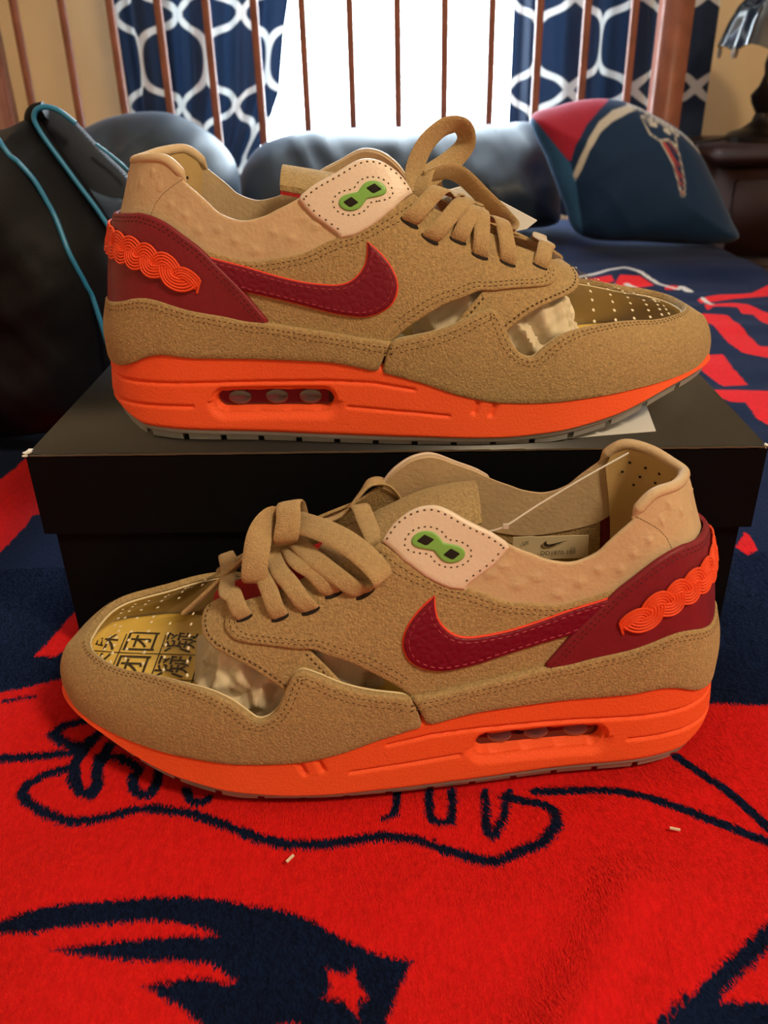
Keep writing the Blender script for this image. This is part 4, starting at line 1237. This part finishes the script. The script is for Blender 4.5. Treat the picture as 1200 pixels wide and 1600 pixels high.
    # heel lining and rolled heel edge
    liner = [(0, .877), (.1163, .892), (.1812, .886), (.2219, .835), (.235, .78), (.235, .30), (.1, .28), (0, .28)]
    hl = S.panel('heel_lining', liner, LINING, -.0030, .0018)
    hp = MB()
    for a0 in (.02, .06, .10, .14, .18):
        for t0 in (.82, .76, .70):
            for sg in (1, -1):
                c = S.at(np.array([a0 + .02 * (t0 == .76)]), np.array([t0]), sg, np.array([-.00305]))[0]
                hp.box(c, (.0005, .0005, .0005))
    o = hp.build('perforation', HOLE, hl, smooth=False)
    o['kind'] = 'stuff'
    rl = np.array(catmull([(.2431, .798), (.2219, .850), (.1812, .898), (.1163, .902), (.06, .891), (0, .885)], 8))
    Pl = S.at(rl[:, 0], rl[:, 1], 1, np.full(len(rl), -.0010))
    Pm = S.at(rl[:, 0], rl[:, 1], -1, np.full(len(rl), -.0010))
    ring = np.vstack([Pl, Pm[::-1][1:]])
    mb = MB()
    rr = .0026 * np.clip(np.minimum(np.arange(len(ring)) + 2, len(ring) - np.arange(len(ring)) + 1) / 8, .3, 1)
    tube(mb, ring, list(rr), 10)
    mb.build('heel_roll', OSTRICH, root)
    # heel counter, foxing, mudguard
    counter = np.vstack([curve(CNT), [(0, .22), (.12, .22), (.22, .17), (.30, .12), (.352, .10)]])
    ct = S.panel('heel_counter', counter, BURG, .0018, .0022, r=.0012)
    S.stitches(curve(CNT[:-1]), (.0022, .0042), .0040, STITCH_D, ct)
    foxing = np.vstack([curve(FOX), [(0, 0), (.4660, 0), (.4744, .084)]])
    fx = S.panel('heel_foxing', foxing, SUEDE, .0014, .0035)
    S.stitches(curve(FOX[:-1]), (.0024, .0046), .0048, STITCH, fx)
    def mud(W):
        return np.vstack([curve(W), [(1, 1), (1, 0), (.4700, 0), (.4748, .084)]])
    mg = S.panel('toe_mudguard', mud(WIN_L), SUEDE, .0015, .0032, outline_m=mud(WIN_M))
    S.panel('toe_lining', mud(WIN_L), TLINE, .0002, .0010, outline_m=mud(WIN_M))
    S.stitches(curve(WIN_L[:-1]), (-.0024, -.0046), .0046, STITCH, mg)
    S.stitches(curve(WIN_M[:-1]), (-.0024,), .0046, STITCH, mg, side=-1)
    # swoosh emblem: orange backing, burgundy face
    sw = np.vstack([curve(SWO_A), curve(SWO_B)[:-1]])
    cs_ = np.array([.40, .36])
    for sg in (1, -1):
        S.panel('swoosh_backing', sw, ORANGE2, .0016, .0011, sides=(sg,))
    Q = M2(sw)
    t = np.roll(Q, -1, 0) - np.roll(Q, 1, 0)
    t /= np.linalg.norm(t, axis=1)[:, None] + 1e-12
    swi = (Q + np.stack([-t[:, 1], t[:, 0]], 1) * .0005 * np.array([[-1.]])) / (AX, TX)
    if not (abs(np.sum(Q[:, 0] * np.roll(Q, -1, 0)[:, 1] - np.roll(Q, -1, 0)[:, 0] * Q[:, 1])) > abs(np.sum((swi * (AX, TX))[:, 0] * np.roll(swi * (AX, TX), -1, 0)[:, 1] - np.roll(swi * (AX, TX), -1, 0)[:, 0] * (swi * (AX, TX))[:, 1]))):
        swi = (Q - np.stack([-t[:, 1], t[:, 0]], 1) * -.0005) / (AX, TX)
    S.panel('swoosh', swi, SWOOSH, .0024, .0011, sides=(-1,))
    sf = S.panel('swoosh', swi, SWOOSH, .0024, .0011, sides=(1,))
    ccw = np.sum(Q[:, 0] * np.roll(Q, -1, 0)[:, 1] - np.roll(Q, -1, 0)[:, 0] * Q[:, 1]) > 0
    S.stitches(curve(SWO_A[1:]), .0022 if ccw else -.0022, .0035, STITCH_R, sf, pitch=.0036, ln=.0026, w=.0005)
    S.stitches(curve(SWO_B[:-1]), .0022 if ccw else -.0022, .0035, STITCH_R, sf, pitch=.0036, ln=.0026, w=.0005)
    # pearl lace tab with green figure eight
    pat = np.vstack([curve(PAT), curve(PAT2), curve(PAT3)])
    S.panel('lace_tab', pat, WHITE_L, .0004, .0022, r=.0016, step=.0022, sides=(-1,))
    pt = S.panel('lace_tab', pat, WHITE_L, .0004, .0022, r=.0016, step=.0022, sides=(1,))
    S.stitches(curve(PAT), .0022, .0026, STITCH, pt, pitch=.0030, ln=.0013, w=.0010)
    S.stitches(curve(PAT2), .0022, .0026, STITCH, pt, pitch=.0034, ln=.0012, w=.0010)
    e0, e1 = np.array([.4650, .770]) * (AX, TX), np.array([.4438, .704]) * (AX, TX)
    ring8 = []
    ax8 = (e1 - e0) / np.linalg.norm(e1 - e0)
    px8 = np.array([-ax8[1], ax8[0]])
    dist = np.linalg.norm(e1 - e0)
    def eight(r, waist):
        out = []
        for c, sgn in ((e0, -1), (e1, 1)):
            for k in range(13):
                th = R(-118 + 236 * k / 12)
                out.append(c + ax8 * sgn * math.cos(th) * r + px8 * math.sin(th) * r * (1 if sgn > 0 else -1))
        # pinch between the two lobes
        mid = (e0 + e1) / 2
        res = out[:13] + [mid + px8 * waist * (1 if (out[12] - mid) @ px8 > 0 else -1)] + out[13:] + [mid + px8 * waist * (1 if (out[25] - mid) @ px8 > 0 else -1)]
        return np.array(res)
    for rad, wst, mt, of, thk, nm in ((.0046, .0026, GREEN, .0020, .0013, 'lace_lock'),):
        e8 = eight(rad, wst) / (AX, TX)
        S.panel(nm, e8, mt, of, thk, r=.0006, step=.0012, sides=(-1,))
        gl = S.panel(nm, e8, mt, of, thk, r=.0006, step=.0012, sides=(1,))
    S.stitches(np.vstack([eight(.0068, .0046), eight(.0068, .0046)[:1]]) / (AX, TX), 0, .0026, STITCH, pt, pitch=.0026, ln=.0012, w=.0009)
    for c in (e0, e1):
        sq = np.array([c + ax8 * u * .0021 + px8 * v * .0021 for u, v in ((-1, -1), (1, -1), (1, 1), (-1, 1))])
        # square opening, turned like a diamond on one lobe
        S.panel('lace_slot', sq / (AX, TX), HOLE, .0029, .0006, r=.0002, step=.0012, parent=gl, sides=(1,))
    # ---------------------------------------------------------------- braid embroidery on the heel
    bl = resample(M2(catmull(BRAID, 12)), .0006)
    sl = np.r_[0, np.cumsum(np.linalg.norm(np.diff(bl, axis=0), axis=1))]
    tb = np.gradient(bl, axis=0)
    tb /= np.linalg.norm(tb, axis=1)[:, None]
    nb = np.stack([-tb[:, 1], tb[:, 0]], 1)
    if nb[len(nb) // 2, 1] < 0:
        nb = -nb
    def on_braid(x, y):
        x = np.clip(x, 0, sl[-1])
        b = np.stack([np.interp(x, sl, bl[:, k]) + np.interp(x, sl, nb[:, k]) * y for k in (0, 1)], 1)
        return np.clip(b[:, 0] / AX, 0, 1), b[:, 1] / TX
    for sg in (1, -1):
        mb = MB()
        x0, k = .0085, 0
        while x0 < sl[-1] - .001:
            sc_ = min(1., .58 + x0 / .030)
            up_ = 1 if k % 2 == 0 else -1
            for j in range(5):
                r_ = (.0022 + .00150 * j) * sc_
                th = np.linspace(R(205), R(-35), 22)
                xs = x0 - np.cos(th) * r_ * 1.25 * -1 - .0060 * sc_ * (1 - np.sin(np.clip(th, 0, np.pi))) * (th > np.pi / 2) * .6
                ys = up_ * (np.sin(th) * r_ * .98 - .0008 * sc_)
                Aq, Tq = on_braid(xs, ys)
                u = np.linspace(0, 1, 22)
                Pq = S.at(Aq, Tq, sg, .0040 + .0014 * np.sin(np.pi * np.clip(u * .8 + .05, 0, 1)) + .0002 * (k % 2))
                tube(mb, Pq, .00062, 5)
            x0 += .0074 * sc_
            k += 1
        for j in range(5):
            xs = np.linspace(0, .011, 10)
            Aq, Tq = on_braid(xs, (j - 2) * .0010 * (xs / .011) + .0002)
            tube(mb, S.at(Aq, Tq, sg, np.full(10, .0044)), .00050, 5)
        mb.build('braid_embroidery', THREAD_O, ct)
    # ---------------------------------------------------------------- clear film windows
    film = [(.46, .06), (.70, .06), (.80, .12), (.90, .25), (.935, .55), (.945, 1.0), (.655, 1.0), (.62, .70), (.55, .56), (.47, .30)]
    S.panel('clear_toe_film', film, FILM, -.0018, .0004, step=.004)
    mb = MB()
    for i, a0 in enumerate(np.arange(.690, .868, .030)):
        for j in range(6):
            t0 = .50 + .095 * j + (.047 if i % 2 else 0)
            if t0 > .99:
                continue
            for sg in (1, -1):
                W = WIN_L if sg > 0 else WIN_M
                if not inside(M2([(a0, t0)]), M2(list(W) + [(.66, 1.0), (.66, .5)]))[0] and t0 < .62:
                    continue
                p = S.at(np.array([a0]), np.array([t0]), sg, np.array([-.0013]))[0]
                nn_ = S.at(np.array([a0]), np.array([t0]), sg, np.array([-.0003]))[0] - p
                nv = Vector(nn_).normalized()
                x = nv.orthogonal().normalized()
                y = nv.cross(x)
                vv = [Vector(p) + (x * math.cos(q) + y * math.sin(q)) * .00095 for q in np.arange(6) * math.pi / 3] + [Vector(p) + nv * .0004]
                mb.add(vv, [(k, (k + 1) % 6, 6) for k in range(6)])
    o = mb.build('film_perforation', DOT, root, smooth=False)
    o['kind'] = 'stuff'
    # ---------------------------------------------------------------- tongue
    ts = np.array([.250, .235, .21, .19, .17, .15, .135, .122])
    tz = np.array([.0800, .0865, .0975, .1060, .1150, .1240, .1280, .1300])
    tw = np.array([.012, .0155, .0175, .019, .021, .022, .022, .020])
    if not D:
        ts = ts + np.array([0, 0, 0, 0, -.004, -.010, -.016, -.020])
        tz = tz + np.array([0, 0, 0, 0, 0, .001, .001, .002])
    def tongue(i0, i1, name, m, lift, th=.002):
        c = catmull(np.c_[ts, tz, tw][i0:i1], 6)
        q, f = [], []
        for dz in (0, -th):
            for (s_, z, w) in c:
                for k in range(9):
                    u = k / 4 - 1
                    q.append((s_, u * w, z + lift + dz - .007 * u * u))
        nc = len(c)
        for b in (0, 1):
            for i in range(nc - 1):
                for k in range(8):
                    e = b * nc * 9
                    f.append((e + i * 9 + k, e + i * 9 + k + 1, e + (i + 1) * 9 + k + 1, e + (i + 1) * 9 + k))
        e = nc * 9
        for i in range(nc - 1):
            f += [(i * 9, (i + 1) * 9, e + (i + 1) * 9, e + i * 9), (i * 9 + 8, e + i * 9 + 8, e + (i + 1) * 9 + 8, (i + 1) * 9 + 8)]
        for k in range(8):
            f += [(k, e + k, e + k + 1, k + 1), ((nc - 1) * 9 + k, (nc - 1) * 9 + k + 1, e + (nc - 1) * 9 + k + 1, e + (nc - 1) * 9 + k)]
        return mesh_obj(name, S.L(np.array(q)), f, m, root)
    tongue(0, 8, 'tongue', REDT, -.002)
    tongue(3 if D else 5, 8, 'tongue_cap', SUEDE, .0005, .003)
    # ---------------------------------------------------------------- laces
    lw, lt = .0082, .0019
    sdir = S.Ld(np.array([1., 0, 0]))
    LEANS = (.016, .012, .026, .030, .045, None) if D else (.008, -.008, .0, .016, .030, .026)
    for i, (a0, t0) in enumerate(EYE):
        up = LEANS[i]
        if up is None:
            continue
        mb = MB()
        rows_ = []
        def pt_(a, t, off, side=1):
            return S.at(np.array([a]), np.array([t]), side, np.array([off]))[0]
        a1 = a0 + up * .5
        a2 = a0 + up
        am = a0 + up * 1.6
        zc = float(np.interp(S_of(a2), ts[::-1], tz[::-1]))
        top_z = max(zc + .004, 0)
        c_ = S.L(np.array([float(S_of(am)), 0., top_z + .002]))
        path = [pt_(a0, t0, -.004), pt_(a0, t0 + .01, .0012), pt_(a0 + up * .2, t0 + .06, .0042), pt_(a1, min(t0 + .15, .93), .0050), pt_(a2, .965, .0046), c_, pt_(am + up * .4, .95, .0035, -1), pt_(am + up * .6, .84, .0030, -1), pt_(am + up * .6, .78, -.003, -1)]
        tw_ = np.array([sdir + np.array([0, 0, -.35 * S.zs]) * 1.] * len(path))
        ribbon(mb, path, tw_, lw, lt)
        mb.build('lace', LACE, root)
        # dark eyelet hole
        c2 = np.array([a0, t0]) * (AX, TX)
        ring_ = np.array([c2 + np.array([math.cos(q) * .0036, math.sin(q) * .0022]) for q in np.arange(10) * math.pi / 5]) / (AX, TX)
        S.panel('eyelet', ring_, HOLE, .0011, .0008, r=.0003, step=.0015, sides=(1,))
    def bow(P, W, w=lw, th=lt, name='lace'):
        mb = MB()
        P = S.L(np.array(P))
        W = S.Ld(np.array(W)) if np.ndim(W) == 2 else np.tile(S.Ld(np.array(W)), (len(P), 1))
        ribbon(mb, P, W, w, th)
        mb.build(name, LACE, root)
    BOWS = DBOWS if D else UBOWS
    for P, W, w in BOWS:
        bow(P, W, w)
    return S

DBOWS = [
    # knot band
    ([(.2070, -.004, .117), (.2075, .002, .1255), (.2086, .010, .1290), (.2085, .0155, .1240), (.2100, .0175, .1165), (.2105, .012, .1110)], (1, .0, -.15), .0110),
    # hanging front loop
    ([(.2050, .004, .1185), (.2140, .008, .1235), (.2205, .016, .1205), (.2232, .0235, .1120), (.2245, .0265, .1025), (.2238, .0215, .0990), (.2200, .0130, .1060), (.2100, .006, .1130)], [(.3, 1, 0), (.5, .8, .3), (.8, .3, .5), (1, 0, .05), (1, 0, .05), (1, 0, 0), (1, .1, 0), (.8, .5, 0)], .0115),
    # loose end over the vamp
    ([(.2110, .004, .1120), (.2252, .004, .1055), (.2343, .005, .0980), (.2443, .006, .0895), (.2550, .007, .0805), (.2640, .008, .0730)], (0, .75, .65), .0055),
    # near loop
    ([(.2055, .010, .1205), (.1950, .020, .1225), (.1850, .028, .1220), (.1760, .035, .1190), (.1690, .040, .1140), (.1668, .041, .1095), (.1715, .036, .1070), (.1800, .026, .1090), (.1930, .012, .1110)], [(-.5, -.6, .6), (-.6, -.6, .5), (-.65, -.6, .45), (-.65, -.6, .45), (-.65, -.6, .35), (-.65, -.6, .2), (-.65, -.6, .3), (-.6, -.6, .4), (-.5, -.6, .5)], .0110),
    # far loop standing against the far eyestay
    ([(.2045, -.002, .1150), (.1943, -.010, .1100), (.1839, -.014, .1125), (.1776, -.018, .1185), (.1714, -.022, .1232), (.1637, -.026, .1210), (.1574, -.030, .1100), (.1600, -.026, .104)], [(0, 1, .3), (0, 1, .3), (.2, 1, .2), (.3, 1, 0), (0, 1, 0), (-.3, 1, 0), (-.3, 1, 0), (0, 1, 0)], .0080),
    # strand under the bow
    ([(.1790, -.016, .1135), (.1765, -.006, .1190), (.1735, .004, .1165), (.1700, .014, .1130), (.1680, .020, .1080)], (1, .3, 0), .0088),
]
UBOWS = [
    # upright loop
    ([(.1697, .014, .1200), (.1685, .010, .1290), (.1735, .006, .1400), (.1830, .001, .1478), (.1925, -.004, .1478), (.1955, -.008, .1400), (.1887, -.006, .1325), (.1775, .002, .1265), (.1700, .012, .1225)], [(-.85, .5, .1), (-.85, .5, .2), (-.7, .6, .5), (-.2, .6, .8), (.5, .6, .6), (.8, .6, -.2), (.6, .4, -.7), (.5, .3, -.8), (.5, .3, -.8)], .0112),
    # loose end over the throat
    ([(.1723, .010, .1255), (.1841, .004, .1280), (.1935, -.004, .1245), (.2052, -.008, .1140), (.2157, -.008, .1045), (.2208, -.006, .0990), (.2180, .0, .0965)], [(.3, .5, .8), (.3, .5, .8), (.5, .5, .7), (.6, .5, .6), (.6, .5, .6), (.6, .6, .4), (.6, .6, .4)], .0100),
    # knot band
    ([(.1790, -.006, .1190), (.1765, .000, .1270), (.1740, .009, .1280), (.1715, .015, .1225), (.1700, .016, .1160)], (1, .2, .3), .0095),
]

rootD = empty('sneaker', (.1655, .340, .0022), 'tan suede sneaker standing on the blanket against the box front', 'sneaker')
shD = build_shoe(rootD, -1, 1.04, 'D')
rootU = empty('sneaker', (-.1495, .457, .1302), 'tan suede sneaker standing on top of the black box lid', 'sneaker')
shU = build_shoe(rootU, 1, 1.0, 'U')

# ------------------------------------------------------------------ crumpled tissue in the toes
def tissue(shoe, root, label, a_lo, a_hi):
    na, nt = 80, 90
    rows = []
    rg = np.random.default_rng(3)
    for i in range(na):
        u = i / (na - 1)
        a = a_lo + (a_hi - a_lo) * u
        row = []
        for j in range(nt):
            w = j / (nt - 1) * 2 - 1
            sd = 1 if w >= 0 else -1
            t = 1 - abs(w) * .90
            p = surf(a, t, sd)
            nrm = normal(a, t, sd)
            nz = vnoise(np.array([p * 55., p * 55. + 9.]))
            tri = lambda x: abs(x - round(x)) * 2
            k1 = tri(p @ np.array([31., 22., 47.]) + 1.1 * nz[0])
            k2 = tri(p @ np.array([-58., 63., 35.]) + 1.3 * nz[1])
            k3 = tri(p @ np.array([95., 40., -88.]) + 1.2 * nz[0] + .7 * nz[1])
            taper = .0030 + .020 * min(1, max(0, (t - .55) / .4)) * min(1, max(0, (.66 - a) / .04)) + .018 * max(0, (u - .72) / .28) ** 1.5 + .010 * max(0, (.18 - u) / .18)
            row.append(p - nrm * (taper + .0065 * k1 + .0042 * k2 + .0016 * k3))
        rows.append(row)
    q = np.array(rows).reshape(-1, 3)
    f = [(i * nt + k, i * nt + k + 1, (i + 1) * nt + k + 1, (i + 1) * nt + k) for i in range(na - 1) for k in range(nt - 1)]
    f += [(i * nt, (i + 1) * nt, (i + 1) * nt + nt - 1, i * nt + nt - 1) for i in range(na - 1)]
    f += [tuple(range(nt)), tuple((na - 1) * nt + k for k in range(nt))]
    loc = np.array(root.location)
    o = mesh_obj('tissue_paper', shoe.L(q), f, TISSUE, smooth=True, loc=tuple(loc))
    return tag(o, label, 'tissue paper')
tissue(shD, rootD, 'crumpled tissue paper stuffed in the sneaker standing on the blanket', .50, .715)
tissue(shU, rootU, 'crumpled tissue paper stuffed in the sneaker on the box', .50, .715)

# ------------------------------------------------------------------ size label and tag fastener in the front sneaker
def size_label(shoe, root):
    us = np.linspace(.0560, .0985, 14)
    q, f = [], []
    for dep in (-.0042, -.0037):
        for z in (.0750, .0885):
            for s_ in us:
                a = math.acos(1 - 2 * s_ / L) / math.pi
                ttv = np.linspace(0, 1, 200)
                pz = surf(np.full(200, a), ttv, -1)
                k = int(np.argmin(np.abs(pz[:, 2] - z)))
                p, nrm = pz[k], normal(a, ttv[k], -1)
                q.append(p + nrm * dep)
    n = len(us)
    for b in (0, 1):
        e = b * 2 * n
        for i in range(n - 1):
            f.append((e + i, e + i + 1, e + n + i + 1, e + n + i))
    e = 2 * n
    for i in range(n - 1):
        f += [(i, i + 1, e + i + 1, e + i), (n + i, e + n + i, e + n + i + 1, n + i + 1)]
    f += [(0, e, e + n, n), (n - 1, 2 * n - 1, e + 2 * n - 1, e + n - 1)]
    o = mesh_obj('size_label', shoe.L(np.array(q)), f, LABEL, root, smooth=False)
    q = shoe.L(np.array(q))
    c = (q[7] + q[n + 7]) / 2
    ex = Vector(q[0] - q[n - 1]).normalized()      # runs heel-ward
    if ex.x < 0:
        ex = -ex
    ey = Vector(q[n + 7] - q[7]).normalized()
    ez = ex.cross(ey).normalized()
    ey = ez.cross(ex)
    if ez.y > 0:
        ez = -ez
    base = Vector(c) + ez * .0012
    def put(body, size, dx, dy):
        tm = text_mesh(body, size)
        tm.materials.clear()
        tm.materials.append(INK)
        t = bpy.data.objects.new('label_print', tm)
        link(t, o)
        p = base + ex * dx + ey * dy
        t.matrix_local = Matrix(((ex.x, ey.x, ez.x, p.x), (ex.y, ey.y, ez.y, p.y), (ex.z, ey.z, ez.z, p.z), (0, 0, 0, 1)))
    put('US', .0028, -.0120, .0040)
    put('SQ', .0022, .0125, .0000)
    put('DD1870-100', .0034, .0050, -.0024)
    sw = [(-.006, .0015), (-.0055, .0000), (-.0040, -.0008), (-.0015, -.0005), (.0065, .0030), (-.0005, .0012), (-.0030, .0007), (-.0042, .0012), (-.0045, .0030)]
    vv = [base + ex * (x + .003) + ey * (y + .0022) for x, y in sw]
    mb = MB()
    mb.add(vv, [tuple(range(len(vv)))])
    mb.build('label_swoosh', INK, o, smooth=False)
size_label(shD, rootD)
mb = MB()
tube(mb, shD.L(np.array(catmull([(.1210, .033, .1262), (.1135, .032, .1282), (.0980, .023, .1330), (.0750, .009, .1385), (.0526, -.005, .1428)], 6))), .00042, 6)
fo = mb.build('tag_fastener', FAST, loc=tuple(rootD.location))
tag(fo, 'thin clear plastic tag fastener sticking out of the front sneaker collar', 'fastener')
bb = MB()
bb.box(shD.L(np.array([.1135, .0325, .1283])), (.0012, .0006, .0010))
b2 = bb.build('fastener_barb', FAST, fo, smooth=False)
# white card hanging behind the laces of the sneaker on the box
HT = mat('white_card', (.72, .74, .78), .6)
hv = [(.172, -.020, .1120), (.200, -.030, .1170), (.242, -.050, .0940), (.236, -.048, .0900), (.214, -.040, .0880), (.180, -.026, .0960)]
mb = MB()
q = [Vector(shU.L(np.array(p))) for p in hv]
mb.add(q + [p + Vector((0, .0005, .0004)) for p in q], [tuple(range(6)), tuple(range(11, 5, -1))] + [(i, (i + 1) % 6, 6 + (i + 1) % 6, 6 + i) for i in range(6)])
tag(mb.build('hang_tag', HT, smooth=False, loc=tuple(rootU.location)), 'white card tag behind the laces of the sneaker on the box', 'tag')
